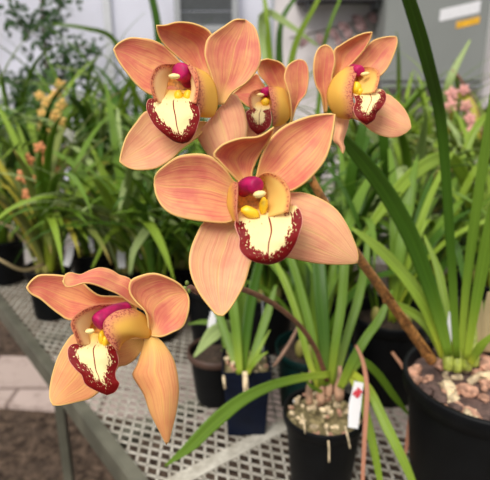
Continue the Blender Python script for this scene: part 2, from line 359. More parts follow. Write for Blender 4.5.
def flower_lower_left(plant):
    Z = .365; fl = part_empty('orchid_flower', plant, P(146, 335, Z + .012), 'coral orchid flower hanging alone at lower left over the bench edge')
    tepal(fl, 'petal', S5((560, 190), (480, 176), (440, 174), (380, 170), (332, 138), (300, 108), (250, 82), (200, 74), (150, 70), (92, 72), (55, 98), (31, 131)),
          S5((560, 250), (470, 240), (350, 280), (240, 288), (192, 262), (145, 226), (100, 188), (52, 162), (31, 131)), Z, [[6, 6, 4], [0, 5, -4], [-12, -12, -12]], PETAL, seed=11)
    tepal(fl, 'dorsal_sepal', [(147, 304), (131.5, 280.5), (119, 275), (111.7, 270.4), (101, 267.8), (91, 270.2), (80.4, 274.8), (71, 272.6), (65, 274.4), (62.7, 281)],
          [(144, 311), (130, 303), (118, 294.5), (107.5, 290), (95, 285), (84.6, 283.5), (72, 287), (65, 286.5), (62.7, 281)], Z, [[4, 4, 4], [-4, -12, -16], [-26, -26, -26]], PETAL, seed=12)
    tepal(fl, 'petal', S7((262, 318), (250, 235), (202, 182), (175, 140), (180, 94), (220, 72), (280, 59), (340, 75), (400, 108), (434, 150)),
          S7((275, 338), (320, 342), (370, 322), (415, 295), (438, 235), (442, 185), (434, 150)), Z, [[0, 2, 0], [-10, 2, -4], [-2, -2, -2]], PETAL, seed=13)
    tepal(fl, 'lateral_sepal', [(146, 338), (125, 338), (100, 335), (76, 333), (65, 344), (56.6, 360.6), (50.8, 381), (49.3, 397), (52.5, 405.3)],
          [(148, 341), (136, 358), (126.5, 365), (118.4, 367), (111, 380), (93, 397), (77, 402), (60.6, 405.5), (52.5, 405.3)], Z, [[6, 8, 8], [8, 6, 8], [-4, -4, -4]], SEPALW, seed=14)
    tepal(fl, 'lateral_sepal', S8((112, -15), (98, 40), (74, 112), (55, 150), (76, 190), (105, 237), (130, 310), (160, 372), (190, 430), (202, 456)),
          S8((150, -15), (180, 5), (208, 40), (236, 92), (251, 160), (255, 230), (245, 310), (226, 390), (213, 440), (202, 456)), Z, [[4, 2, 4], [0, -6, 2], [6, 6, 6]], SEPALW, seed=15)
    lip(fl, Z, [
        (3, S6((200, 45), (140, 90), (118, 150), (120, 200)), S6((290, 60), (240, 110), (215, 180), (225, 230)), [[0, 0, -4], [-4, 2, -6], [-2, 3, -2]], ()),
        (1, S6((262, 36), (220, 38), (160, 42), (100, 64), (60, 96), (47, 132), (62, 170), (80, 218)),
            S6((262, 50), (220, 60), (180, 80), (150, 105), (130, 140), (125, 175), (130, 220)), [[-2, -2, -2], [-20, -14, -6], [-22, -18, -14]], ('L',)),
        (2, S6((322, 60), (372, 90), (393, 140), (391, 186), (322, 184), (276, 206), (256, 246)),
            S6((300, 60), (240, 74), (196, 110), (189, 150), (205, 192), (238, 232), (252, 248)), [[0, -4, -8], [0, -18, -22], [-12, -16, -20]], ('R',)),
        (0, S6((128, 165), (90, 210), (50, 218), (34, 240), (40, 287), (70, 327), (94, 347), (110, 387), (150, 412), (205, 436)),
            S6((205, 170), (235, 215), (247, 250), (256, 292), (241, 340), (246, 370), (259, 386), (242, 420), (205, 436)), [[-6, -6, -6], [-22, -24, -19], [-20, -20, -20]], LR),
    ], [S6((184, 185))[0] + (-14, 3, 6.5, 0), S6((200, 200))[0] + (-15, 3, 5, 0)])
    column(fl, Z, [S6((300, 60))[0] + (2,), S6((225, 82))[0] + (-9,), S6((155, 126))[0] + (-18,)], (8, 9.5), S6((130, 158))[0] + (-23, 5.4, 2.8, -8))

def flower_right(plant):
    Z = .46; fl = part_empty('orchid_flower', plant, P(338, 105, Z + .012), 'coral orchid flower at upper right of the cluster, facing right')
    tepal(fl, 'petal', R6((70, 326), (66, 290), (58, 255), (40, 222), (31, 172), (35, 120), (50, 86), (75, 72)),
          R6((82, 322), (84, 290), (86, 255), (98, 215), (102, 180), (111, 140), (108, 104), (95, 82), (75, 72)), Z, [[14, 14, 14], [-2, 4, 0], [-4, -4, -4]], PETAL, seed=16)
    tepal(fl, 'dorsal_sepal', R6((95, 225), (110, 150), (108, 95), (132, 74), (180, 45), (220, 30), (249, 26)),
          R6((130, 200), (150, 165), (178, 138), (215, 97), (240, 55), (249, 26)), Z, [[10, 12, 10], [0, 8, 2], [-8, -8, -8]], PETAL, seed=17)
    tepal(fl, 'petal', R6((140, 200), (160, 160), (185, 130), (215, 95), (250, 58), (300, 43), (337, 42)),
          R6((170, 240), (240, 215), (285, 182), (310, 150), (332, 100), (342, 62), (337, 42)), Z, [[12, 13, 12], [4, 9, 4], [2, 2, 2]], PETAL, seed=18)
    tepal(fl, 'lateral_sepal', R6((160, 300), (220, 270), (294, 254), (332, 274), (366, 310), (386, 350), (391, 381)),
          R6((160, 340), (195, 352), (225, 375), (250, 395), (290, 412), (330, 416), (367, 402), (391, 381)), Z, [[10, 11, 10], [8, 4, 6], [4, 4, 4]], SEPAL, seed=19)
    tepal(fl, 'lateral_sepal', R6((108, 315), (111, 345), (110, 382), (105, 425), (124, 445), (140, 476)),
          R6((165, 320), (162, 352), (155, 385), (141, 430), (146, 455), (140, 476)), Z, [[10, 12, 10], [10, 4, 10], [2, 2, 2]], SEPAL, seed=20)
    lip(fl, Z, [
        (3, R6((195, 165), (178, 200), (172, 240), (180, 270)), R6((240, 175), (250, 210), (250, 240), (235, 265)), [[0, 0, 0], [-4, 0, -4], [-2, 3, -2]], ()),
        (5, R7((130, 76), (190, 76), (237, 94), (254, 130), (247, 180), (228, 240)),
            R7((100, 110), (110, 140), (112, 165), (112, 190), (115, 220), (125, 250)), [[-6, -2, 0], [-18, -10, -4], [-20, -18, -14]], ('L',)),
        (2, R6((155, 155), (112, 188), (84, 238), (85, 290), (115, 335), (160, 348)),
            R6((186, 152), (190, 180), (180, 215), (173, 250), (180, 295), (176, 344)), [[-4, -6, -6], [-2, -16, -18], [-2, -8, -12]], ('R',)),
        (0, R7((80, 215), (84, 252), (99, 300), (84, 345), (100, 392), (140, 427), (170, 446)),
            R7((215, 218), (265, 222), (291, 245), (293, 290), (271, 332), (236, 367), (220, 412), (170, 446)), [[-8, -4, -8], [-20, -24, -20], [-20, -20, -20]], LR),
    ], [R7((105, 215))[0] + (-12, 4, 6, 0), R7((125, 235))[0] + (-13, 2.6, 4, 0)])
    column(fl, Z, [R7((80, 90))[0] + (6,), R7((105, 100))[0] + (-4,), R7((132, 104))[0] + (-12,)], (5.5, 6), R7((160, 122))[0] + (-15, 5, 2.4, -8))

def flower_small(plant):
    Z = .475; fl = part_empty('orchid_flower', plant, P(285, 115, Z + .012), 'small half hidden coral orchid flower between the two upper flowers')
    tepal(fl, 'dorsal_sepal', R5((235, 230), (190, 172), (154, 130), (149, 90), (164, 58), (200, 47)),
          R5((315, 240), (312, 150), (296, 95), (262, 64), (200, 47)), Z, [[8, 10, 8], [-6, 4, -2], [-10, -10, -10]], PETAL, seed=21)
    tepal(fl, 'petal', R5((318, 402), (328, 340), (318, 250), (300, 190), (289, 140), (310, 80), (362, 49)),
          R5((328, 402), (348, 320), (376, 270), (407, 230), (420, 160), (416, 90), (396, 56), (362, 49)), Z, [[8, 8, 8], [-8, 0, 0], [-4, -4, -4]], PETAL, seed=22)
    tepal(fl, 'petal', R5((200, 215), (165, 160), (138, 125), (80, 175), (10, 235)),
          R5((200, 260), (150, 300), (100, 305), (50, 265), (10, 235)), Z, [[8, 8, 8], [2, 6, 2], [0, 0, 0]], PETAL, seed=23)
    tepal(fl, 'lateral_sepal', R5((290, 380), (240, 405), (215, 425), (180, 470), (130, 520)), R5((310, 400), (310, 430), (270, 470), (210, 510), (130, 520)), Z, [[6, 8, 8], [4, 4, 4], [0, 0, 0]], SEPAL, seed=24)
    tepal(fl, 'lateral_sepal', R5((200, 330), (120, 320), (70, 330), (40, 400), (30, 470)), R5((210, 380), (180, 440), (130, 480), (80, 490), (30, 470)), Z, [[10, 11, 10], [6, 8, 8], [4, 4, 4]], SEPAL, seed=25)
    lip(fl, Z, [
        (3, R5((160, 210), (130, 240), (115, 300), (120, 330)), R5((210, 220), (225, 280), (225, 310), (215, 335)), [[0, 0, 0], [-4, 0, -4], [-2, 3, -2]], ()),
        (1, R5((190, 206), (150, 208), (114, 225), (99, 260), (112, 325)), R5((200, 225), (178, 240), (168, 262), (155, 290), (140, 328)), [[-4, -2, 0], [-16, -10, -4], [-18, -15, -12]], ('L',)),
        (2, R5((250, 196), (292, 212), (322, 272), (327, 342), (290, 390), (240, 408)), R5((204, 198), (212, 240), (222, 280), (222, 320), (228, 360), (228, 405)), [[0, -4, -6], [4, -10, -18], [4, -2, -10]], ('R',)),
        (0, R5((135, 275), (104, 318), (84, 336), (92, 382), (110, 422), (150, 452)), R5((210, 280), (218, 330), (222, 370), (208, 415), (150, 452)), [[-8, -6, -8], [-20, -22, -20], [-20, -20, -20]], LR),
    ], [R5((190, 280))[0] + (-10, 4, 4, 0)])
    column(fl, Z, [R5((205, 215))[0] + (6,), R5((195, 222))[0] + (-3,), R5((180, 228))[0] + (-9,)], (4.5, 5), R5((162, 240))[0] + (-14, 4, 2.2, 0))

# ------------------------------------------------------------------ plant materials and builders
def leaf_mat(name, col, basec, tipc=None, rough=.38):
    m, t = mat(name); n = N(t); u, v = n.uv()
    st = n.noise(n.vec(n.math('MULTIPLY', u, 2.), n.math('MULTIPLY', v, 26.)), 1.0, 2)
    c = n.mix(n.ss(st, .35, .65), tuple(x * .82 for x in col), tuple(x * 1.18 for x in col))
    c = n.mix(n.ss(u, .32, .0), c, basec)
    if tipc: c = n.mix(n.ss(u, .86, 1.0), c, tipc)
    c = n.mix(n.math('MULTIPLY', n.ss(n.math('ABSOLUTE', n.math('SUBTRACT', v, .5)), .07, .0), .35), c, tuple(x * 1.5 for x in col))
    n.out(c, rough, .25, .28, st, .2, .001); return m
GREEN = leaf_mat('leaf_green', (.14, .25, .022), (.33, .43, .04))
DEEP = leaf_mat('leaf_deep_green', (.055, .135, .010), (.16, .27, .02))
FRESH = leaf_mat('leaf_fresh_green', (.25, .37, .035), (.52, .58, .05))
PALE = leaf_mat('leaf_pale_green', (.36, .46, .17), (.32, .42, .09))
OLIVE = leaf_mat('leaf_olive', (.20, .24, .05), (.40, .36, .10), (.40, .28, .08))
YELLOWL = leaf_mat('leaf_yellowing', (.52, .46, .06), (.40, .42, .06))
DRY = leaf_mat('leaf_dry_salmon', (.56, .25, .15), (.50, .26, .15), None, .6)
TAN = leaf_mat('leaf_dry_tan', (.46, .36, .19), (.40, .28, .15), None, .7)
BASEG = plain('leaf_base_yellow_green', (.33, .38, .06), .5, .35, 90)
STEMB = plain('spike_brown', (.36, .155, .04), .5, .45, 160)
STEMR = plain('spike_reddish', (.22, .085, .05), .5, .3, 120)
STEMG = plain('pedicel_green', (.16, .22, .04), .5, .25, 120)
BULB = plain('pseudobulb_tan', (.46, .27, .17), .6, .4, 60)
BLACKP = plain('pot_black_plastic', (.0045, .005, .006), .5, .2, 30, .14)
GREENP = plain('pot_dark_green', (.004, .024, .021), .5, .2, 30, .15)
BLUEP = plain('pot_navy', (.004, .007, .019), .5, .25, 30, .15)
BROWNP = plain('pot_rim_brown', (.075, .038, .026), .5, .3, 30)
SOIL = plain('potting_mix', (.045, .028, .018), .9, .5, 120, bump=.6)
CHIP1 = plain('bark_reddish', (.50, .27, .18), .8, .45, 90, bump=.4)
CHIP2 = plain('bark_tan', (.66, .52, .33), .8, .4, 90, bump=.4)
CHIP3 = plain('bark_dark', (.10, .06, .05), .8, .4, 90, bump=.4)
MOSS = plain('moss_chip', (.26, .21, .10), .9, .5, 120, bump=.5)
WHITE = plain('label_white', (.80, .79, .80), .4)
RED = plain('label_red', (.62, .02, .04), .5)
STAKE = plain('stake_grey', (.30, .32, .31), .3)

def ribbon(mb, pts, wd, n=26, fold=.16, face=None, mi=0, tw=0.0, nv=6, tip=True):
    """strap leaf along 3-D points; wd(q) half-width; face(p): vector the blade looks to"""
    c = spline([Vector(p) for p in pts], n); vs = []; uv = []
    for i, p in enumerate(c):
        t = (c[min(i + 1, n)] - c[max(i - 1, 0)]).normalized()
        f = face(p) if face else (CAM - p)
        s = t.cross(f)
        if s.length < 1e-5: s = t.orthogonal()
        s.normalize(); up = s.cross(t).normalized()
        if tw: 
            m = Matrix.Rotation(tw, 3, t); s = m @ s; up = m @ up
        h = wd(i / n)
        for j in range(nv + 1):
            v = j / nv * 2 - 1
            vs.append(p + s * (h * v) + up * (fold * h * (abs(v) ** 1.3))); uv.append((i / n, j / nv))
    W = nv + 1
    mb.add(vs, [(i * W + j, i * W + j + 1, (i + 1) * W + j + 1, (i + 1) * W + j) for i in range(n) for j in range(nv)], mi, uv)
def prof(ws, base=.6):
    """half-width profile from a list of widths in metres along the leaf, ending in a pointed tip"""
    def f(q):
        k = q * (len(ws) - 1); i = min(int(k), len(ws) - 2); w_ = ws[i] + (ws[i + 1] - ws[i]) * (k - i)
        return max(.0004, w_ / 2)
    return f
def leaf(parent, pts, wpx, m, tw=0.0, fold=.16, name='leaf', label=None, n=28):
    """single leaf traced as (x, y, Z) with widths in px at those Zs"""
    zs = [p[2] for p in pts]; ws = [wv * z / F for wv, z in zip(wpx, zs)]
    b = MB(); ribbon(b, [P(*p) for p in pts], prof(ws), n, fold, None, 0, tw)
    o = b.build(name, m, parent, solid=.0007)
    if label: o['label'] = label
    return o
def arc_leaf(mb, base, az, L, e0, bend, w_, mi=0, n=12, nv=2, curl=1.4, side=0):
    """strap leaf that rises and arches over, in any direction"""
    p = Vector(base); pts = [p.copy()]; h = Vector((math.cos(az), math.sin(az), 0)); sd_ = Vector((-math.sin(az), math.cos(az), 0))
    for i in range(n):
        q = (i + .5) / n; e_ = e0 - bend * q ** curl
        p = p + (h * math.cos(e_) + Vector((0, 0, 1)) * math.sin(e_) + sd_ * side * q) * (L / n); pts.append(p.copy())
    low = min(x.z for x in pts)
    if low < BZ + .02:
        for x in pts: x.z = max(x.z, BZ + .02 + .004 * random.random())
    def wd(q): return w_ / 2 * min(1, .55 + 1.2 * q) * max(.05, 1 - max(0, (q - .55) / .45) ** 2.0)
    ribbon(mb, pts, wd, n, .25, lambda pp: (Vector((0, 0, 1)) * .9 - h * .5), mi, 0, nv)
def round_pot(parent, c, r, h, m, ribs=True, rimm=None, taper=.76):
    """flower pot: c = centre of its base"""
    b = MB(); rb = r * taper
    b.lathe(c, [(0.001, .002), (rb * .96, .002), (rb, .006), (r * .93, h * .86), (r * .935, h * .87), (r * 1.0, h * .885), (r * 1.02, h * .985), (r * 1.01, h), (r * .965, h), (r * .95, h * .98), (r * .9, h * .8), (rb * .9, .01), (.001, .01)], 48)
    return b.build('pot', rimm or m, parent)
def soil(parent, c, r, z, m=None, seed=0):
    b = MB(); n = 24; vs = [Vector(c) + Vector((0, 0, z + .006))]; k = 5
    for i in range(1, k + 1):
        for j in range(n):
            th = 2 * math.pi * j / n; rr = r * i / k; x = Vector((rr * math.cos(th), rr * math.sin(th), 0))
            vs.append(Vector(c) + x + Vector((0, 0, z + .006 * noise.noise(x * 60 + Vector((seed, 0, 0))))))
    fs = [(0, 1 + j, 1 + (j + 1) % n) for j in range(n)]
    for i in range(k - 1):
        fs += [(1 + i * n + j, 1 + (i + 1) * n + j, 1 + (i + 1) * n + (j + 1) % n, 1 + i * n + (j + 1) % n) for j in range(n)]
    b.add(vs, fs); return b.build('potting_mix', m or SOIL, parent)
def chip(parent, c, s, m, rr, name='bark_chip', flat=.45):
    b = MB(); q = Matrix.Rotation(rr.uniform(0, 6.28), 4, 'Z') @ Matrix.Rotation(rr.uniform(-.5, .5), 4, 'X')
    b.ball(c, s, (1.0, rr.uniform(.45, .8), flat), q.to_quaternion(), 0, 8, .55, rr.randint(0, 999))
    return b.build(name, m, parent, smooth=False)

# ================================================================== THE SETTING
GRAVEL = None
m, t = mat('floor_mulch'); n = N(t); p_ = n.geo()
f1 = n.noise(p_, 24, 5, .8); f2 = n.noise(p_, 9, 3)
c_ = n.mix(n.ss(f1, .38, .68), (.030, .019, .013), (.20, .135, .095)); c_ = n.mix(n.math('MULTIPLY', n.ss(f2, .45, .7), .5), c_, (.10, .07, .052))
n.out(c_, .9, 0, .2, f1, 1.0, .02); MULCH = m
m, t = mat('paver_pink'); n = N(t); p_ = n.geo()
br = n.n('ShaderNodeTexBrick'); n.t.links.new(p_, br.inputs['Vector']); br.inputs['Scale'].default_value = 1.0
br.inputs['Brick Width'].default_value = .42; br.inputs['Row Height'].default_value = .30; br.inputs['Mortar Size'].default_value = .010
br.inputs['Color1'].default_value = (.56, .44, .40, 1); br.inputs['Color2'].default_value = (.47, .37, .33, 1); br.inputs['Mortar'].default_value = (.22, .16, .14, 1)
st_ = n.noise(p_, 14, 4, .7)
n.out(n.mix(n.math('MULTIPLY', n.ss(st_, .5, .75), .55), br.outputs[0], (.20, .14, .11)), .85, 0, .3, st_, .4, .004); PAVER = m
b = MB(); gx = [-6 + i * .25 for i in range(45)]; 
b.box((0, 2, -.05), (14, 12, .1)); tag(b.build('floor', MULCH, smooth=False), kind='structure')
b = MB(); A = G(-60, 404, 0.0); A2 = G(75, 414, 0.0); B1 = G(-60, 366, 0.0); B2 = G(75, 352, 0.0)
dr = (A2 - A).normalized()
vs = [A - dr * 2.2, A2 + dr * 2.2, B2 + dr * 2.4, B1 - dr * 2.2]
b.add([Vector((q.x, q.y, .001)) for q in vs] + [Vector((q.x, q.y, .02)) for q in vs], [(4, 5, 6, 7), (0, 1, 5, 4), (1, 2, 6, 5), (2, 3, 7, 6), (3, 0, 4, 7)])
tag(b.build('floor_path', PAVER, smooth=False), kind='structure')
WY = 3.8
GLAZE = plain('glazing_white_film', (.86, .86, .93), .6, .07, 2.2, transl=.5)
ALU = plain('frame_aluminium', (.60, .61, .64), .4, .05)
BLOCK = plain('wall_painted_block', (.66, .61, .62), .8, .12, 3.0)
b = MB(); b.box((2.6, WY + .06, 1.5), (4.8, .12, 3.0)); tag(b.build('wall_back', BLOCK, smooth=False), kind='structure')
b = MB(); b.box((-2.6, WY + .06, .3), (5.6, .12, .6)); tag(b.build('trim_1', BLOCK, smooth=False), kind='structure')
for i in range(5):
    x0 = -5.4 + i * 1.12
    b = MB(); b.box((x0 + .56, WY + .03, 1.8), (1.06, .012, 2.4)); w_o = b.build('window_%d' % (i + 1), GLAZE, smooth=False); tag(w_o, kind='structure')
    b = MB()
    b.box((x0, WY + .02, 1.8), (.05, .06, 2.4))
    for zz in (.62, 1.25, 2.98): b.box((x0 + .56, WY + .02, zz), (1.06, .05, .05))
    tag(b.build('window_frame', ALU, w_o, smooth=False))
b = MB(); b.box((-5.46, 1.9, 1.5), (.1, 4.0, 3)); tag(b.build('wall_left', BLOCK, smooth=False), kind='structure')

# ================================================================== WALL-MOUNTED THINGS
LOUVRE = plain('shutter_grey', (.14, .15, .16), .5, .1); LOUF = plain('shutter_frame', (.36, .37, .39), .5)
c0 = P(208, -14, 3.62); fx = thing('exhaust_shutter', 'dark grey louvred ventilation shutter high on the back wall behind the top flower', 'vent', (c0.x, WY, c0.z - .35))
b = MB()
for sx_ in (-1, 1): b.box((c0.x + sx_ * .19, WY - .03, c0.z), (.04, .06, .62))
for sz in (-1, 1): b.box((c0.x, WY - .03, c0.z + sz * .29), (.34, .06, .04))
b.build('frame', LOUF, fx, smooth=False)
for k in range(6):
    b = MB(); zz = c0.z - .225 + k * .09
    b.obox((c0.x - .17, WY - .035, zz), (c0.x + .17, WY - .035, zz), .012, .085, (0, -.4, 1)); b.build('slat', LOUVRE, fx, smooth=False)
# grey electrical cabinet
CAB = plain('cabinet_grey', (.235, .245, .235), .45, .05, 2); CABD = plain('cabinet_trim', (.20, .21, .21), .5)
ZC = 3.36
cl = P(380, 82, ZC); crr = P(480, 70, ZC); cw = crr.x - cl.x; czb = cl.z; czt = czb + .95; cy = WY - .30
cx = (cl.x + crr.x) / 2
cabt = thing('electrical_cabinet', 'grey metal electrical cabinet on the back wall with white and orange stickers', 'cabinet', (cx, WY, czb))
b = MB(); b.box((cx, WY - .15, (czb + czt) / 2), (cw, .30, czt - czb)); b.build('body', CAB, cabt, smooth=False, bevel=.008)
b = MB(); b.box((cx, cy - .01, (czb + czt) / 2), (cw - .012, .02, czt - czb - .012)); b.build('door', CAB, cabt, smooth=False, bevel=.006)
b = MB(); b.box((cx, cy - .012, czb - .02), (cw, .05, .03)); b.build('bottom_rail', CABD, cabt, smooth=False)
yy = cy - .022
def wallrect(x0, y0, x1, y1):
    a = P(x0, y0, 1); d = (a - CAM); k = (yy - CAM.y) / d.y; p0 = CAM + d * k
    a = P(x1, y1, 1); d = (a - CAM); k = (yy - CAM.y) / d.y; p1 = CAM + d * k
    return p0, p1
m, t = mat('sticker_white'); n = N(t); p_ = n.geo()
f = n.noise(n.n('ShaderNodeMapping').outputs[0], 1); sp = n.n('ShaderNodeSeparateXYZ'); n.t.links.new(p_, sp.inputs[0])
f = n.noise(n.vec(n.math('MULTIPLY', sp.outputs[0], 60.), n.math('MULTIPLY', sp.outputs[2], 160.)), 1.0, 1)
n.out(n.mix(n.math('MULTIPLY', n.ss(f, .55, .65), .35), (.78, .77, .80), (.40, .40, .45)), .5); STW = m
ORANGE = plain('sticker_orange', (.80, .42, .02), .5, .12, 30)
for nm, (x0, y0, x1, y1), mm, sh in (('sticker', (441, 5, 479, 17), STW, -.026), ('sticker', (457, 19, 479, 26), ORANGE, -.016)):
    p0, p1 = wallrect(x0, y0, x1, y1); b = MB()
    f_ = [Vector((p0.x, yy, p0.z + sh)), Vector((p1.x, yy, p0.z - sh)), Vector((p1.x, yy, p1.z - sh)), Vector((p0.x, yy, p1.z + sh))]
    b.add(f_ + [q + Vector((0, .004, 0)) for q in f_], [(3, 2, 1, 0), (4, 5, 6, 7), (0, 1, 5, 4), (1, 2, 6, 5), (2, 3, 7, 6), (3, 0, 4, 7)])
    tag(b.build(nm, mm, cabt, smooth=False), 'white printed sticker' if mm is STW else 'orange warning sticker')
# white conduit right of the cabinet
b = MB(); q = P(487, 20, 3.5); b.tube([(q.x, WY - .03, .4), (q.x, WY - .03, 3.0)], .028, 16)
pipe = b.build('conduit_pipe', plain('conduit_white', (.62, .62, .60), .4), loc=(q.x, WY - .03, .4)); tag(pipe, 'vertical whitish conduit pipe on the wall right of the cabinet', 'pipe')

# ================================================================== BENCH
U = Vector((-.609, .793, 0)).normalized(); V = Vector((U.y, -U.x, 0)); O = G(133, 480); O.z = 0
STEEL = plain('bench_steel_olive', (.115, .110, .082), .55, .25, 12, .4)
m, t = mat('expanded_metal'); n = N(t); f = n.noise(n.geo(), 30, 4, .7)
n.out(n.mix(n.ss(f, .35, .7), (.40, .365, .30), (.66, .62, .54)), .6, 0, .4, None, metal=.15); EXP = m
u0, u1, v0, v1 = -.75, 2.0, 0.0, 2.15
bench = thing('greenhouse_bench', 'long greenhouse bench of pale expanded metal mesh with an olive steel frame', 'bench', O)
def UV(u, v, z): return O + U * u + V * v + Vector((0, 0, z))
b = MB()
dirs = [Vector((math.cos(a), math.sin(a))) for a in (R(34), R(146))]
sp = .0205
for d in dirs:
    nrm = Vector((-d.y, d.x)); cs = [nrm.x * uu + nrm.y * vv for uu in (u0, u1) for vv in (v0, v1)]
    k = math.floor(min(cs) / sp)
    while k * sp < max(cs):
        # clip the line nrm.p = k*sp to the bench rectangle
        o2 = nrm * (k * sp); t0, t1 = -9, 9
        for o_, dd, lo, hi in ((o2.x, d.x, u0, u1), (o2.y, d.y, v0, v1)):
            if abs(dd) < 1e-6: continue
            ta, tb = sorted(((lo - o_) / dd, (hi - o_) / dd)); t0 = max(t0, ta); t1 = min(t1, tb)
        if t1 - t0 > .01:
            a = o2 + d * t0; c = o2 + d * t1
            b.obox(UV(a.x, a.y, BZ - .0015), UV(c.x, c.y, BZ - .0015), .0040, .0024)
        k += 1
b.build('mesh_top', EXP, bench, smooth=False)
b = MB(); b.obox(UV(u0, -.002, BZ - .024), UV(u1, -.002, BZ - .024), .006, .05); b.obox(UV(u0, .009, BZ + .002), UV(u1, .009, BZ + .002), .022, .004); b.build('edge_rail', STEEL, bench, smooth=False, bevel=.001)
b = MB(); b.obox(UV(u0, v1, BZ - .024), UV(u1, v1, BZ - .024), .006, .05); b.obox(UV(u0, v1 - .014, BZ + .002), UV(u1, v1 - .014, BZ + .002), .034, .004); b.build('edge_rail', STEEL, bench, smooth=False, bevel=.001)
for uu in (u0 + .002, u1 - .002):
    b = MB(); b.obox(UV(uu, v0 + .004, BZ - .024), UV(uu, v1 - .004, BZ - .024), .006, .05); b.build('end_rail', STEEL, bench, smooth=False)
for uu in (-.3, .13, .62, 1.1, 1.58):
    b = MB(); b.obox(UV(uu, v0 + .005, BZ - .016), UV(uu, v1 - .005, BZ - .016), .03, .022); b.build('cross_bar', STEEL, bench, smooth=False)
# a flat splice strip where two mesh sheets lap
b = MB(); b.obox(UV(-.05, .04, BZ + .0015), UV(-.05, 1.6, BZ + .0015), .03, .002); b.build('splice_strip', EXP, bench, smooth=False)
def solve_u(x, y):
    d = G(x, y) - O; return d.dot(U)
for uu in (u0 + .05, .50, u1 - .05):
    for vv in (.03, v1 - .03):
        b = MB(); b.obox(UV(uu, vv, .0), UV(uu, vv, BZ - .03), .022, .022, (1, 0, 0)); b.build('leg', STEEL, bench, smooth=False)

# ================================================================== FRONT PLANTS
def at_rim(x, y, h):
    """base centre of a pot standing on the bench whose rim centre shows at (x, y)"""
    Z = (CAM.z - BZ - h) / (math.sin(PITCH) + (y - 240) / F * math.cos(PITCH)); p = P(x, y, Z); return Vector((p.x, p.y, BZ + .001))
# --- right: big black pot; its spike carries the four clustered flowers
hR = .232; cR = at_rim(487, 376, hR); rR = .121
plR = thing('potted_orchid', 'flowering orchid in the big black pot at right, its brown spike carrying the flower cluster', 'potted plant', cR)
round_pot(plR, cR, rR, hR, BLACKP); soil(plR, cR, rR * .95, hR * .91, CHIP3, 1)
rr = random.Random(4)
for k in range(100):
    a = rr.uniform(0, 6.28); q = rR * .88 * math.sqrt(rr.random()); s = rr.uniform(.009, .019)
    chip(plR, cR + Vector((q * math.cos(a), q * math.sin(a), hR * .92 + rr.uniform(0, .010))), s, rr.choice([CHIP1, CHIP1, CHIP2, CHIP3]), rr)
bR = cR + Vector((-.025, -.01, hR * .88)); ZR = .80
for (x, y) in ((448, 362), (457, 364), (467, 362), (474, 358)):
    b = MB(); b.tube([P(x, y + 8, ZR + .01), P(x, y - 4, ZR + .01), P(x + 1, y - 30, ZR + .02)], lambda q: .0085 * (1 - .5 * q) * (.8 + .3 * math.sin(math.pi * min(1, q * 1.6))), 10); b.build('pseudobulb', BASEG, plR)
RL = [
    ([(457, 358, .80), (454, 310, .79), (451, 255, .77), (442, 130, .70), (427, 60, .62), (409, 0, .56), (396, -40, .52)], [6, 8, 9, 10, 12.5, 14.5, 12], DEEP),
    ([(461, 358, .81), (464, 310, .81), (469, 262, .80), (479, 190, .77), (490, 120, .74), (505, 30, .7)], [6, 8, 10, 10, 9, 5], GREEN),
    ([(467, 360, .79), (473, 320, .78), (482, 270, .76), (494, 215, .73), (520, 130, .68)], [6, 10, 13, 13, 8], GREEN),
    ([(449, 356, .80), (440, 320, .80), (427, 280, .79), (410, 235, .77), (388, 195, .74), (362, 160, .70), (338, 134, .66)], [8, 13, 15, 17, 17, 16, 9], DEEP),
    ([(446, 358, .82), (436, 330, .82), (424, 303, .82), (403, 274, .83), (378, 248, .84), (352, 228, .85)], [8, 13, 14, 12, 11, 3], FRESH),
    ([(444, 358, .83), (434, 335, .84), (420, 318, .85), (400, 306, .87), (384, 302, .88)], [7, 10, 10, 8, 2], FRESH),
    ([(452, 356, .84), (446, 310, .86), (438, 270, .88), (424, 235, .9)], [6, 8, 8, 2], FRESH),
    ([(470, 358, .85), (478, 330, .88), (492, 300, .9), (510, 280, .92)], [6, 10, 11, 3], GREEN),
    ([(470, 364, .77), (482, 345, .74), (500, 330, .72)], [6, 9, 3], FRESH)]
for k, (pt, wv, mm) in enumerate(RL): leaf(plR, pt, wv, mm, tw=.25 * math.sin(k * 2.1))
for k, (x, y, dx, dy) in enumerate(((478, 352, 2, -52), (484, 352, 6, -60), (489, 352, 12, -48), (474, 352, -2, -36))):
    leaf(plR, [(x, y, .86), (x + dx * .4, y + dy * .5, .86), (x + dx, y + dy, .86)], [9, 9, 5], TAN, tw=.3 * k, name='dry_sheath', label='torn dry tan leaf sheath')
spk = MB(); spk.tube([P(432, 361, .80), P(414, 335, .77), P(396, 310, .73), P(378, 284, .67), P(362, 262, .62), P(338, 225, .56), P(312, 180, .53), (P(290, 130, .52)), P(270, 100, .515), P(252, 82, .51)],
                     lambda q: .0082 - .0050 * q, 12)
o_ = spk.build('flower_spike', STEMB, plR); o_['label'] = 'thick brown leaning flower spike'
for k, q in enumerate(((424, 350, .785), (404, 321, .745), (386, 296, .70))):
    d1 = P(q[0] - 9, q[1] - 16, q[2] - .025) - P(*q); b = MB()
    ribbon(b, [P(*q) - d1 * .15 + Vector((0, -.004, 0)), P(*q) + d1 * .5 + Vector((0, -.010, 0)), P(*q) + d1 + Vector((-.003, -.012, .002))], lambda t_: .0075 * (1 - t_ ** 1.5) + .0004, 10, .5); b.build('bract', STEMB, plR, solid=.0006)
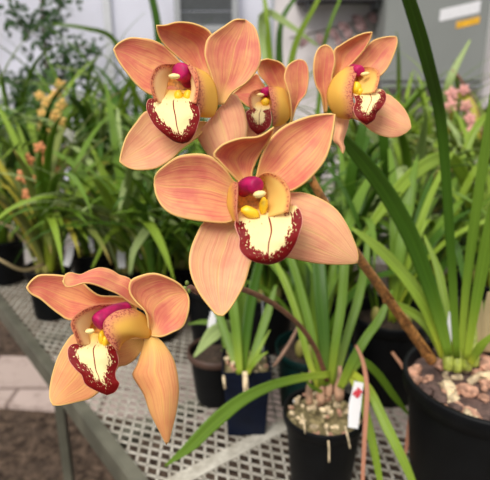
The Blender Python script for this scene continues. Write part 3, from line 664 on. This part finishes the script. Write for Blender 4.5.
for pts in ([P(312, 180, .53), P(280, 185, .47), P(262, 192, .40), P(250, 195, .345)], [P(276, 108, .517), P(250, 112, .48), P(225, 110, .43), P(214, 108, .418)],
            [P(300, 152, .525), P(318, 135, .52), P(334, 112, .50), P(338, 106, .475)], [P(280, 118, .518), P(286, 120, .50), P(287, 118, .487)]):
    b = MB(); b.tube(pts, lambda q: .0024 + .0012 * q, 8); b.build('pedicel', STEMG, plR)
flower_top_left(plR); flower_center(plR); flower_right(plR); flower_small(plR)
# white tag in the right pot
def tagstake(pts, wpx, label, cross=False, parent=None):
    """flat white plastic plant tag through three (x,y,Z) points from bottom to top"""
    ps = [P(*q) for q in pts]; c0 = ps[0]; tg = thing('plant_label', label, 'plant label', c0)
    ws = [wv * q[2] / F for wv, q in zip(wpx, pts)]
    b = MB(); ribbon(b, ps, prof(ws), 16, 0.0, None, 0); b.build('tag', WHITE, tg, solid=.0008, smooth=False)
    if cross:
        x, y, Z = cross; Z -= .0025; b = MB()
        for (dx, dy, ex, ey, wv) in ((-4.6, 1.4, 4.6, -1.8, 2.9), (1.2, -5.0, -.8, 4.8, 2.9), (-3, -2, 2.8, 2.6, 2.2)):
            b.obox(P(x + dx, y + dy, Z), P(x + ex, y + ey, Z), wv * Z / F, .0006, CAM - P(x, y, Z))
        b.build('red_mark', RED, tg, smooth=False)
    return tg
tagstake([(447, 360, .81), (449, 335, .815), (452, 312, .82)], [5, 6, 6], 'narrow white plant tag half hidden among the leaf bases of the right pot')

# --- centre: black pot with moss and the long low leaf; its thin spike carries the lower left flower
hC = .147; cC = at_rim(324, 410, hC); rC = .066; ZC_ = .86
plC = thing('potted_orchid', 'orchid in the black pot at bottom centre with pale chips and one long low leaf', 'potted plant', cC)
round_pot(plC, cC, rC, hC, BLACKP); soil(plC, cC, rC * .93, hC * .88, MOSS, 2)
rr = random.Random(9)
for k in range(85):
    a = rr.uniform(0, 6.28); q = rC * .86 * math.sqrt(rr.random()); s = rr.uniform(.0035, .0085)
    chip(plC, cC + Vector((q * math.cos(a), q * math.sin(a), hC * .90 + .012 * (1 - (q / rC) ** 2) + rr.uniform(0, .008))), s, rr.choice([CHIP2, CHIP2, MOSS, MOSS, CHIP1, WHITE if k % 9 == 0 else CHIP2]), rr, flat=.6)
for (x, y, s) in ((309, 396, 3.6), (321, 396, 3.8), (339, 392, 5), (329, 388, 3.6)):
    b = MB(); b.tube([P(x, y + 8, .865), P(x, y - 4, .865), P(x + 1, y - 26, .87)], lambda q, s=s: s * .00163 * (.8 + .5 * math.sin(math.pi * min(1, q * 1.5))) * (1 - .5 * q), 10); b.build('pseudobulb', BULB, plC)
CL = [
    ([(322, 386, .86), (314, 345, .86), (302, 295, .88), (288, 250, .9), (276, 225, .92)], [6, 8, 8, 7, 2], GREEN),
    ([(326, 386, .86), (324, 340, .87), (321, 295, .88), (318, 255, .9), (312, 215, .92)], [7, 12, 14, 13, 5], DEEP),
    ([(330, 384, .86), (336, 340, .86), (342, 300, .87), (345, 262, .88), (350, 225, .9)], [6, 9, 10, 9, 3], GREEN),
    ([(340, 388, .85), (352, 362, .84), (366, 338, .84), (380, 318, .85), (392, 290, .86)], [7, 9, 9, 8, 2], GREEN),
    ([(318, 388, .86), (306, 350, .88), (296, 312, .9), (284, 280, .92), (270, 250, .95)], [5, 7, 7, 7, 2], FRESH),
    ([(334, 386, .88), (346, 340, .9), (358, 300, .92), (366, 260, .95), (368, 230, .97)], [6, 8, 9, 8, 3], GREEN),
    ([(330, 374, .84), (300, 378, .82), (270, 386, .80), (240, 401, .78), (212, 424, .76), (190, 446, .745), (165, 466, .73)], [7, 8, 9.5, 12, 15, 13, 2], GREEN),
    ([(352, 372, .85), (368, 388, .82), (386, 425, .79), (404, 462, .77), (420, 500, .76)], [6, 9, 10.5, 9, 5], FRESH),
    ([(350, 376, .85), (362, 400, .83), (372, 440, .81), (380, 480, .8), (384, 500, .8)], [5, 8, 9, 7, 4], FRESH),
    ([(344, 384, .87), (360, 362, .89), (376, 372, .9), (394, 396, .92), (410, 416, .93)], [6, 8, 8, 7, 2], GREEN),
    ([(322, 392, .85), (310, 385, .83), (302, 372, .83)], [4, 4, 1], GREEN)]
for k, (pt, wv, mm) in enumerate(CL): leaf(plC, pt, wv, mm, tw=.22 * math.sin(k * 1.7 + 1))
leaf(plC, [(356, 345, .84), (363, 362, .81), (367, 390, .79), (365, 430, .775), (363, 470, .765), (362, 500, .76)], [3, 4, 5, 4.5, 4, 3], DRY, label='withered salmon coloured leaf strip')
leaf(plC, [(392, 352, .92), (406, 372, .9), (413, 395, .89), (409, 430, .88), (404, 462, .87)], [3, 4, 5, 5, 1.5], DRY, label='withered salmon coloured leaf strip')
spk = MB(); spk.tube([P(327, 380, .86), P(316, 350, .82), P(300, 326, .76), P(275, 305, .66), P(245, 290, .55), P(222, 286, .48), P(200, 292, .43), P(188, 288, .415), P(170, 305, .40), P(150, 330, .385), P(146, 335, .378)], lambda q: .0042 - .0018 * q, 10)
o_ = spk.build('flower_spike', STEMR, plC); o_['label'] = 'thin reddish brown flower spike'
b = MB()
for (x, y, r_) in ((187, 283, 2.2), (185, 289, 2.6), (189, 291, 2)): b.ball(P(x, y, .412), r_ * .00078, (1, 1, 1.3), None, 0, 8)
b.build('bud', STEMG, plC)
flower_lower_left(plC)
b = MB(); b.tube([P(300, 324, .93), P(288, 346, .95), P(274, 366, .97)], .0034, 8); b.build('dry_stem', plain('stem_pinkish', (.33, .20, .14), .6, .2), plC)
for (x, y, x2, y2) in ((327, 436, 329, 462), (345, 432, 350, 448), (302, 420, 305, 433)):
    b = MB(); b.tube([P(x, y - 6, .80), P((x + x2) / 2 + 1, (y + y2) / 2, .792), P(x2, y2, .795)], .0014, 6); b.build('root', CHIP2, plC)
tagstake([(353, 428, .80), (355, 405, .805), (359, 382, .81)], [10, 12, 9], 'white plant tag with a red cross mark in the bottom centre pot', (357.5, 393, .807))

# --- navy square pot
hB = .146; cB = Vector((.002, .885, BZ + .001)); plB = thing('potted_orchid', 'young orchid in the square navy pot standing on open mesh', 'potted plant', cB)
b = MB(); 
def sq_prof(bm_, c, prof_, mi=0, rz=.03):
    vs = []; n4 = 4
    for r_, z in prof_:
        for j in range(4):
            th = math.pi / 4 + j * math.pi / 2 + rz; vs.append(Vector(c) + Vector((r_ * 1.414 * math.cos(th), r_ * 1.414 * math.sin(th), z)))
    fs = [(i * 4 + j, i * 4 + (j + 1) % 4, (i + 1) * 4 + (j + 1) % 4, (i + 1) * 4 + j) for i in range(len(prof_) - 1) for j in range(4)]
    bm_.add(vs, fs, mi)
sq_prof(b, cB, [(.001, 0), (.036, 0), (.043, hB * .88), (.0455, hB * .88), (.046, hB), (.0435, hB), (.042, hB * .8), (.034, .004), (.001, .004)])
b.build('pot', BLUEP, plB, smooth=False, bevel=.0025)
b = MB(); sq_prof(b, cB, [(.038, hB * .80), (.0415, hB * .90), (.001, hB * .94)]); b.build('potting_mix', MOSS, plB, smooth=False)
rr = random.Random(3)
for k in range(46):
    c = cB + Vector((rr.uniform(-.038, .038), rr.uniform(-.038, .038), hB * .95 + rr.uniform(0, .016)))
    chip(plB, c, rr.uniform(.0035, .0075), rr.choice([CHIP2, CHIP1, CHIP2, MOSS, MOSS]), rr, flat=.6)
for k, (x, y, y2) in enumerate(((223.5, 376, 388), (244, 372, 402), (246, 372, 392))):
    b = MB(); b.tube([P(x, y, .93), P(x + .6, (y + y2) / 2, .915), P(x + 1.5, y2, .925)], .0026, 8); b.build('root', CHIP2, plB)
BL = [([(240, 374, .96), (237, 340, .97), (233, 305, .98), (226, 270, 1.0), (218, 235, 1.02)], [6, 9, 10, 9, 3], GREEN),
      ([(243, 374, .97), (246, 335, .98), (251, 300, 1.0), (259, 265, 1.02), (268, 238, 1.04)], [6, 10, 11, 9, 3], DEEP),
      ([(238, 374, .98), (229, 345, 1.0), (219, 315, 1.02), (206, 290, 1.04)], [5, 8, 8, 2], GREEN),
      ([(246, 374, .97), (256, 348, .98), (266, 318, 1.0), (276, 285, 1.02)], [5, 8, 9, 3], GREEN),
      ([(242, 374, 1.0), (243, 330, 1.02), (241, 290, 1.04), (240, 250, 1.06)], [6, 10, 11, 4], GREEN),
      ([(246, 374, .95), (253, 364, .94), (261, 356, .94), (268, 352, .94)], [4, 5, 5, 1], FRESH),
      ([(248, 374, .96), (258, 352, .96), (270, 330, .97)], [4, 5, 1], FRESH)]
for k, (pt, wv, mm) in enumerate(BL): leaf(plB, pt, wv, mm, tw=.3 * math.sin(k * 1.9))
b = MB(); b.tube([P(264, 385, 1.02), P(263, 340, 1.03), P(262.5, 294, 1.04)], .0018, 8)
st = b.build('plant_stake', STAKE, loc=P(264, 385, 1.02)); tag(st, 'thin clear grey stake standing upright behind the navy pot', 'stake')

# --- generic orchids further back
def orchid(loc, r, h, seed, label, nleaf=16, L=(.35, .6), mats=(GREEN, DEEP, FRESH), potm=BLACKP, taper=.8, w_=(.016, .026), spread=1.0, group=None, azs=None):
    rr = random.Random(seed); random.seed(seed)
    t_ = thing('potted_orchid', label, 'potted plant', loc, group)
    round_pot(t_, loc, r, h, potm, taper=taper); soil(t_, loc, r * .93, h * .85, SOIL, seed)
    b = MB()
    for k in range(nleaf):
        az = rr.choice(azs) + rr.uniform(-.5, .5) if azs else rr.uniform(0, 6.28)
        q = r * .45 * rr.random(); base = Vector(loc) + Vector((q * math.cos(az), q * math.sin(az), h * .84))
        arc_leaf(b, base, az, rr.uniform(*L), R(rr.uniform(70, 88)), R(rr.uniform(45, 150)) * spread, rr.uniform(*w_), rr.randrange(len(mats)), 14, 4, rr.uniform(1.2, 2.0), rr.uniform(-.15, .15))
    b.build('foliage', list(mats), t_, solid=.0008)
    for k in range(4):
        a = rr.uniform(0, 6.28); c = Vector(loc) + Vector((r * .4 * math.cos(a), r * .4 * math.sin(a), h * .86 + .018)); b = MB(); b.ball(c, .013, (.8, .8, 1.6), None, 0, 8); b.build('pseudobulb', OLIVE, t_)
    return t_
# near ones with visible pots
lK = at_rim(216, 350, .116)
plK = thing('potted_orchid', 'small orchid in the black pot with brown rim beside and behind the navy pot', 'potted plant', lK)
round_pot(plK, lK, .058, .116, BLACKP); b = MB(); b.lathe(lK, [(.0585, .103), (.0605, .104), (.0605, .1165), (.0575, .1185), (.055, .117), (.055, .108)], 40); b.build('rim', BROWNP, plK)['label'] = 'brown pot rim'; soil(plK, lK, .053, .098, SOIL, 5)
for k, (pt, wv, mm) in enumerate([([(222, 352, 1.1), (238, 342, 1.08), (230, 326, 1.05), (214, 333, 1.0), (194, 357, .97)], [4, 7, 11, 15, 2], PALE),
                                  ([(226, 352, 1.12), (232, 336, 1.13), (222, 326, 1.14), (205, 322, 1.14), (188, 324, 1.14)], [4, 5, 6, 5, 1], GREEN),
                                  ([(226, 352, 1.14), (221, 320, 1.16), (214, 292, 1.18), (200, 270, 1.2)], [4, 7, 7, 1], DEEP)]): leaf(plK, pt, wv, mm)
tagstake([(211, 335, 1.13), (212, 322, 1.13), (214, 311, 1.13)], [7, 8, 6], 'lavender white plant tag leaning in the brown rimmed pot')
lG = at_rim(314, 346, .14)
orchid(lG, .078, .14, 31, 'leafy orchid in the dark green pot directly behind the bottom centre pot', 12, (.28, .5), (GREEN, DEEP, GREEN), GREENP, .84, azs=(.6, 1.6, 2.6))
rr = random.Random(77)
lD = at_rim(392, 312, .19)
orchid(lD, .085, .19, 32, 'orchid in the tall black pot between the dark green pot and the big right pot', 14, (.3, .5), (GREEN, FRESH, DEEP), BLACKP, .84, azs=(.3, 1.3, 2.3))
ROW2 = {}
# back rows: (rim x, rim y, seed, label, mats)
row = [(48, 266, 41, 'yellowing orchid in a black pot at left end of the bench with dry arching stems', (GREEN, OLIVE, OLIVE, FRESH, YELLOWL)),
       (128, 266, 42, 'grassy orchid in the black pot behind the lower left flower, white tag at its front', (GREEN, FRESH, PALE, PALE)),
       (186, 262, 43, 'orchid in a black pot in the gap between the two leftmost large flowers', (GREEN, DEEP, GREEN, FRESH)),
       (252, 258, 44, 'dense orchid behind the centre flower and above the navy pot', (GREEN, DEEP, DEEP)),
       (330, 262, 45, 'dense dark orchid behind the right sepal of the centre flower', (DEEP, GREEN, DEEP)),
       (408, 244, 46, 'pale leaved orchid behind the broad dark arching leaf at right', (GREEN, FRESH, PALE, PALE)),
       (475, 240, 47, 'light green orchid at the right edge behind the big right pot', (FRESH, GREEN, PALE, OLIVE))]
for k, (x, y, sd_, lab, ms) in enumerate(row):
    lo = at_rim(x, y, .15); ROW2[sd_] = orchid(lo, .064, .15, sd_, lab, 44, (.32, .62), ms, w_=(.017, .028))
row2 = [(-20, 213, 51, 'orchid at the left frame edge in the second row of the bench'), (42, 214, 52, 'orchid under the yellow flower spray in the second row'),
        (108, 212, 53, 'tall dark orchid below the top left flower, second row'), (172, 214, 54, 'tall orchid behind the gap below the top left flower, second row'),
        (238, 212, 55, 'tall orchid behind the dorsal sepal of the centre flower'), (300, 212, 56, 'tall orchid showing upright leaves between the upper flowers'),
        (365, 210, 57, 'orchid below the upper right flower in the second row'), (428, 208, 58, 'bright green orchid below the electrical cabinet'), (488, 206, 59, 'bright orchid at the right frame edge below the white conduit')]
for k, (x, y, sd_, lab) in enumerate(row2):
    lo = at_rim(x, y, .16); ms = (GREEN, DEEP, PALE, FRESH) if x < 340 else (FRESH, GREEN, FRESH, OLIVE)
    ROW2[sd_] = orchid(lo, .075, .16, sd_, lab, 46, (.42, .76) if x < 340 else (.4, .68), ms, w_=(.018, .030))
row3 = [(20, 184, 61, 'far orchid against the white glazing behind the yellow flower spray'), (84, 182, 62, 'far dark orchid with long thin leaves left of the top left flower'), (140, 182, 63, 'far orchid hidden behind the top left flower'),
        (395, 184, 65, 'far bright green orchid in front of the cabinet bottom left corner'), (455, 182, 66, 'far light green orchid in front of the cabinet bottom right corner')]
for k, (x, y, sd_, lab) in enumerate(row3):
    lo = at_rim(x, y, .16); ROW2[sd_] = orchid(lo, .08, .16, sd_, lab, 44, (.5, .9) if x < 200 else (.4, .8), (GREEN, DEEP, DEEP, GREEN) if x < 200 else (FRESH, GREEN, OLIVE, FRESH), w_=(.015, .024))

row_mid = [(2, 238, 78, 'orchid in a black pot at the left frame edge beside the yellowing orchid'), (155, 283, 71, 'orchid in a black pot just right of the lower left flower top petal'), (268, 292, 72, 'dark leaved orchid in a black pot behind the dark green pot, left side'),
           (346, 290, 73, 'dark leaved orchid in a black pot behind the dark green pot, right side'), (432, 284, 74, 'orchid in a black pot directly behind the big right pot'), (486, 278, 75, 'orchid in a black pot at the right edge behind the big right pot'),
           (92, 250, 76, 'orchid in a black pot between the two left pots with white tags'), (212, 286, 77, 'orchid in a black pot behind the brown rimmed pot')]
for k, (x, y, sd_, lab) in enumerate(row_mid):
    lo = at_rim(x, y, .15); ROW2[sd_] = orchid(lo, .068, .15, sd_, lab, 30, (.25, .5), (GREEN, DEEP, DEEP, GREEN) if x < 400 else (FRESH, GREEN, DEEP), w_=(.014, .024))
# tags and dry stems in the back rows
tagstake([(122, 268, 1.40), (121, 255, 1.41), (123, 241, 1.42)], [7, 8, 8], 'upright white plant tag behind the lower left flower')
tagstake([(66, 266, 1.42), (69, 256, 1.42), (71, 247, 1.42)], [6, 7, 6], 'tilted white plant tag in the leftmost black pot')
tagstake([(93, 252, 1.55), (90, 240, 1.55), (86, 228, 1.55)], [4, 5, 5], 'small grey white plant tag between the two left back pots')

# ------------------------------------------------------------------ traced leaves and blossoms of the back plants
def more(seed, leaves):
    for pt, wv, mm in leaves: leaf(ROW2[seed], pt, wv, mm, tw=.2 * math.sin(pt[0][0]))
more(56, [([(298, 206, 1.95), (288, 130, 1.85), (293, 53, 1.75), (317, 2, 1.7), (326, -20, 1.7)], [6, 8, 8, 6, 3], FRESH),
          ([(295, 206, 1.95), (278, 120, 1.9), (270, 58, 1.85), (267, 20, 1.8), (262, -20, 1.8)], [6, 8, 8, 6, 3], FRESH),
          ([(302, 206, 1.95), (318, 110, 1.9), (322, 60, 1.85), (328, 30, 1.8), (342, -6, 1.8)], [5, 6, 5, 4, 3], GREEN),
          ([(292, 206, 2.0), (274, 100, 1.9), (262, 40, 1.9), (264, 12, 1.85), (285, 22, 1.8), (318, 46, 1.75)], [5, 7, 7, 7, 7, 2], PALE),
          ([(300, 206, 2.0), (283, 110, 1.95), (280, 30, 1.9), (296, -4, 1.9)], [5, 8, 8, 4], DEEP)])
more(63, [([(150, 178, 2.5), (160, 90, 2.35), (158, 30, 2.25), (150, -12, 2.2)], [6, 9, 9, 7], DEEP),
          ([(138, 178, 2.6), (134, 90, 2.5), (114, 40, 2.4), (84, 28, 2.3), (52, 24, 2.3)], [4, 6, 6, 5, 2], GREEN),
          ([(138, 178, 2.6), (120, 110, 2.5), (90, 76, 2.4), (56, 66, 2.3)], [4, 6, 5, 2], PALE)])
more(62, [([(84, 178, 2.6), (76, 110, 2.5), (70, 66, 2.45), (66, 50, 2.4)], [4, 6, 5, 1], DEEP),
          ([(86, 178, 2.6), (104, 120, 2.5), (128, 84, 2.4), (150, 74, 2.4)], [4, 6, 6, 2], GREEN),
          ([(84, 178, 2.6), (64, 130, 2.5), (40, 112, 2.4), (16, 118, 2.4)], [4, 6, 5, 2], GREEN)])
more(46, [([(410, 240, 1.52), (396, 200, 1.35), (386, 165, 1.25), (383, 128, 1.2)], [6, 10, 11, 10], DEEP),
          ([(400, 240, 1.5), (366, 236, 1.3), (350, 190, 1.2), (362, 132, 1.15), (366, 110, 1.15)], [6, 11, 12, 11, 8], DEEP),
          ([(404, 240, 1.5), (398, 200, 1.45), (390, 165, 1.4), (378, 140, 1.35), (360, 128, 1.3)], [6, 12, 14, 12, 3], PALE),
          ([(404, 240, 1.5), (384, 205, 1.4), (366, 215, 1.35), (344, 236, 1.3)], [6, 12, 13, 3], PALE),
          ([(404, 240, 1.5), (410, 200, 1.4), (404, 170, 1.35), (392, 190, 1.3), (388, 240, 1.3)], [6, 9, 9, 9, 3], PALE)])
more(47, [([(470, 236, 1.5), (468, 190, 1.35), (450, 158, 1.25), (418, 170, 1.15), (386, 204, 1.1), (352, 252, 1.1)], [6, 10, 13, 14, 13, 3], FRESH),
          ([(474, 236, 1.5), (462, 190, 1.5), (466, 150, 1.5), (482, 120, 1.5), (500, 112, 1.5)], [6, 9, 9, 8, 6], FRESH),
          ([(470, 236, 1.5), (440, 220, 1.4), (430, 226, 1.35), (414, 262, 1.3)], [5, 9, 11, 2], PALE)])
more(58, [([(430, 204, 2.0), (424, 150, 1.95), (404, 110, 1.9), (386, 96, 1.9), (372, 100, 1.9)], [5, 7, 7, 6, 2], FRESH),
          ([(432, 204, 2.0), (440, 150, 1.95), (446, 110, 1.95), (450, 80, 1.9), (470, 40, 1.9)], [5, 7, 8, 8, 2], PALE),
          ([(432, 204, 2.0), (446, 130, 2.), (456, 96, 1.95), (472, 106, 1.9), (480, 140, 1.9)], [5, 7, 8, 8, 2], YELLOWL)])
o_ = MB(); o_.tube([P(478, 204, 2.0), P(483, 150, 1.95), P(478, 112, 1.92), P(461, 80, 1.9), P(452, 70, 1.9)], .0045, 8); o_ = o_.build('flower_spike', STEMR, ROW2[59]); o_['label'] = 'bare dark curved stem'
more(42, [([(132, 262, 1.46), (150, 220, 1.4), (150, 180, 1.35), (128, 180, 1.3), (118, 215, 1.28)], [5, 8, 9, 8, 2], PALE),
          ([(126, 262, 1.46), (118, 210, 1.4), (104, 184, 1.35), (86, 186, 1.3), (64, 222, 1.28)], [5, 8, 11, 10, 2], FRESH),
          ([(130, 262, 1.45), (134, 240, 1.35), (142, 222, 1.3), (150, 224, 1.25), (134, 250, 1.2), (130, 275, 1.2)], [5, 7, 9, 10, 8, 3], PALE),
          ([(124, 262, 1.45), (108, 240, 1.4), (122, 228, 1.3), (108, 236, 1.25), (92, 268, 1.22)], [3, 4, 5, 5, 2], FRESH)])
more(41, [([(44, 262, 1.45), (30, 246, 1.42), (8, 226, 1.4), (-12, 220, 1.4)], [3, 3.5, 3, 2], TAN), ([(44, 264, 1.4), (24, 270, 1.34), (4, 262, 1.3), (-14, 250, 1.3)], [3, 3.5, 3, 2], TAN),
          ([(48, 262, 1.46), (46, 230, 1.45), (48, 205, 1.45), (52, 190, 1.45)], [4, 6, 5, 2], YELLOWL), ([(40, 262, 1.44), (26, 230, 1.42), (12, 205, 1.4), (2, 196, 1.4)], [4, 6, 6, 2], OLIVE)])
YEL = plain('blossom_yellow', (.86, .55, .16), .5, .12, 100, transl=.2); ORA = plain('blossom_orange', (.80, .32, .13), .5, .15, 100, transl=.2); PNK = plain('blossom_pink', (.82, .40, .36), .5, .15, 100, transl=.2)
WHT = plain('blossom_white', (.80, .76, .74), .5, .08, 100, transl=.2)
def blossom(par, c, r, m, rr):
    b = MB(); look = (CAM - c).normalized() + Vector((rr.uniform(-.5, .5), 0, rr.uniform(-.3, .5))); look.normalize(); s = look.orthogonal().normalized(); t2 = look.cross(s); ph = rr.uniform(0, 6)
    for k in range(5):
        a = ph + k * 2 * math.pi / 5; d = math.cos(a) * s + math.sin(a) * t2
        ribbon(b, [c + d * r * .08, c + d * r * .55 + look * r * .12, c + d * r - look * r * .05], lambda q: r * .36 * math.sin(math.pi * (.12 + .86 * q)) + .0003, 6, -.2, lambda p: look, 0, 0, 2)
    b.ball(c + look * r * .15, r * .28, (.8, .8, 1.2), None, 0, 8)
    b.build('blossom', m, par, solid=.0008)
def spray(seed, pts, spots, r, m, sd_):
    rr = random.Random(sd_); b = MB(); b.tube([P(*p) for p in pts], .003, 8); b.build('flower_spike', STEMG, ROW2[seed])
    for (x, y, Z) in spots: blossom(ROW2[seed], P(x, y, Z), r * rr.uniform(.85, 1.15), m, rr)
spray(52, [(44, 208, 1.95), (46, 160, 1.93), (46, 120, 1.92), (44, 92, 1.92)], [(40, 96, 1.9), (47, 102, 1.9), (42, 112, 1.9), (49, 116, 1.9), (41, 126, 1.9), (47, 131, 1.9)], .024, YEL, 1)
spray(52, [(50, 208, 1.97), (57, 150, 1.95), (59, 110, 1.94), (59, 84, 1.94)], [(60, 86, 1.92), (56, 96, 1.92), (61, 104, 1.92), (56, 114, 1.92), (60, 122, 1.92), (54, 130, 1.92)], .024, YEL, 2)
spray(41, [(46, 262, 1.46), (38, 210, 1.5), (34, 170, 1.5), (40, 146, 1.5)], [(40, 148, 1.48), (28, 160, 1.48), (46, 160, 1.5), (24, 176, 1.48), (36, 182, 1.48), (28, 194, 1.48)], .021, ORA, 3)
spray(52, [(48, 208, 1.95), (62, 180, 1.9), (66, 160, 1.88)], [(62, 158, 1.86), (68, 150, 1.86), (60, 170, 1.86), (66, 164, 1.86)], .024, ORA, 4)
spray(51, [(0, 212, 1.9), (40, 170, 1.85), (70, 134, 1.82)], [(70, 134, 1.8), (72, 144, 1.8)], .02, WHT, 5)
spray(59, [(486, 204, 2.0), (470, 150, 1.95), (464, 112, 1.93), (452, 92, 1.92)], [(452, 94, 1.9), (464, 90, 1.9), (466, 106, 1.9), (451, 106, 1.9), (470, 118, 1.9), (474, 128, 1.9), (468, 134, 1.9)], .026, PNK, 6)
# ------------------------------------------------------------------ climbing shrub by the glazing at top left
SHL = leaf_mat('shrub_leaf', (.040, .092, .026), (.06, .11, .03), None, .45); BARK = plain('shrub_bark', (.10, .08, .06), .8, .4, 60)
g0 = P(46, 120, 3.05); sh = thing('climbing_shrub', 'dark small leaved shrub climbing in front of the white glazing at top left', 'shrub', (g0.x, g0.y, 0))
b = MB(); b.tube([(g0.x, g0.y, 0), (g0.x + .02, g0.y, .7), P(44, 120, 3.05), P(46, 60, 3.05), P(42, 10, 3.05), P(38, -60, 3.05)], lambda q: .016 - .009 * q, 8); b.build('trunk', BARK, sh)
BR = [[(45, 100), (30, 80), (14, 84)], [(46, 70), (62, 56), (78, 46), (92, 50)], [(45, 40), (26, 30), (10, 8)], [(45, 110), (52, 118), (66, 112)], [(44, 30), (56, 14), (66, -10)], [(46, 80), (66, 74), (86, 66)], [(45, 100), (34, 118), (36, 142)], [(30, 80), (20, 104), (24, 128)]]
for br in BR:
    b = MB(); b.tube([P(x, y, 3.05 - .03 * i) for i, (x, y) in enumerate(br)], .0045, 6); b.build('branch', BARK, sh)
rr = random.Random(12); b = MB()
for k in range(1050):
    br = rr.choice(BR); i = rr.randrange(len(br) - 1); f_ = rr.random(); x = br[i][0] + (br[i + 1][0] - br[i][0]) * f_ + rr.gauss(0, 8); y = br[i][1] + (br[i + 1][1] - br[i][1]) * f_ + rr.gauss(0, 8)
    c = P(x, y, 3.03 + rr.gauss(0, .07)); d = Vector((rr.uniform(-1, 1), rr.uniform(-1, 1), rr.uniform(-1, .4))).normalized() * rr.uniform(.03, .052)
    ribbon(b, [c, c + d * .5 + Vector((0, 0, .003)), c + d], lambda q: .0125 * math.sin(math.pi * (.06 + .92 * q)) + .0003, 5, .2, lambda p: Vector((.2, -.7, .7)), 0, rr.uniform(-1, 1), 2)
b.build('foliage', SHL, sh, solid=.0006)
# ------------------------------------------------------------------ dried branch and dark shelf on the back wall
DRB = plain('dried_leaf_mauve', (.22, .13, .13), .7, .3, 40)
g1 = P(300, 34, 3.5); db = thing('dried_branch', 'dried branch with drooping mauve brown leaves on the wall left of the grey cabinet', 'branch', g1)
b = MB(); b.tube([P(290, 38, 3.52), P(325, 30, 3.48), P(355, 22, 3.46), P(377, 10, 3.46)], .006, 8); b.build('twig', BARK, db)
for (x, y, x2, y2) in ((352, 16, 366, 24), (355, 24, 368, 30), (330, 30, 340, 40), (336, 38, 345, 50), (318, 34, 324, 48), (368, 14, 378, 22), (345, 28, 352, 42), (308, 36, 300, 48), (338, 24, 350, 30)):
    b = MB(); ribbon(b, [P(x, y, 3.44), P((x + x2) / 2, (y + y2) / 2, 3.42), P(x2, y2, 3.44)], lambda q: .026 * math.sin(math.pi * (.08 + .9 * q)) + .0005, 8, .3); b.build('leaf', DRB, db, solid=.001)
g2 = P(336, 4, 3.6); shf = thing('wall_shelf', 'dark wall shelf at the top edge between the flowers and the cabinet', 'shelf', (g2.x, WY, g2.z))
b = MB(); b.box((g2.x, WY - .11, g2.z), (.58, .22, .03)); b.build('board', plain('shelf_dark', (.05, .05, .055), .6), shf, smooth=False, bevel=.003)
for sx_ in (-1, 1):
    b = MB(); b.box((g2.x + sx_ * .22, WY - .09, g2.z - .035), (.02, .16, .04)); b.build('bracket', LOUVRE, shf, smooth=False)

for o in list(SC.objects):
    if o.parent is None and o.name.startswith('potted_orchid'): o['group'] = 'potted orchids standing on the bench'
    if o.parent is None and o.name.startswith('plant_label'): o['group'] = 'plant tags stuck in the pots'
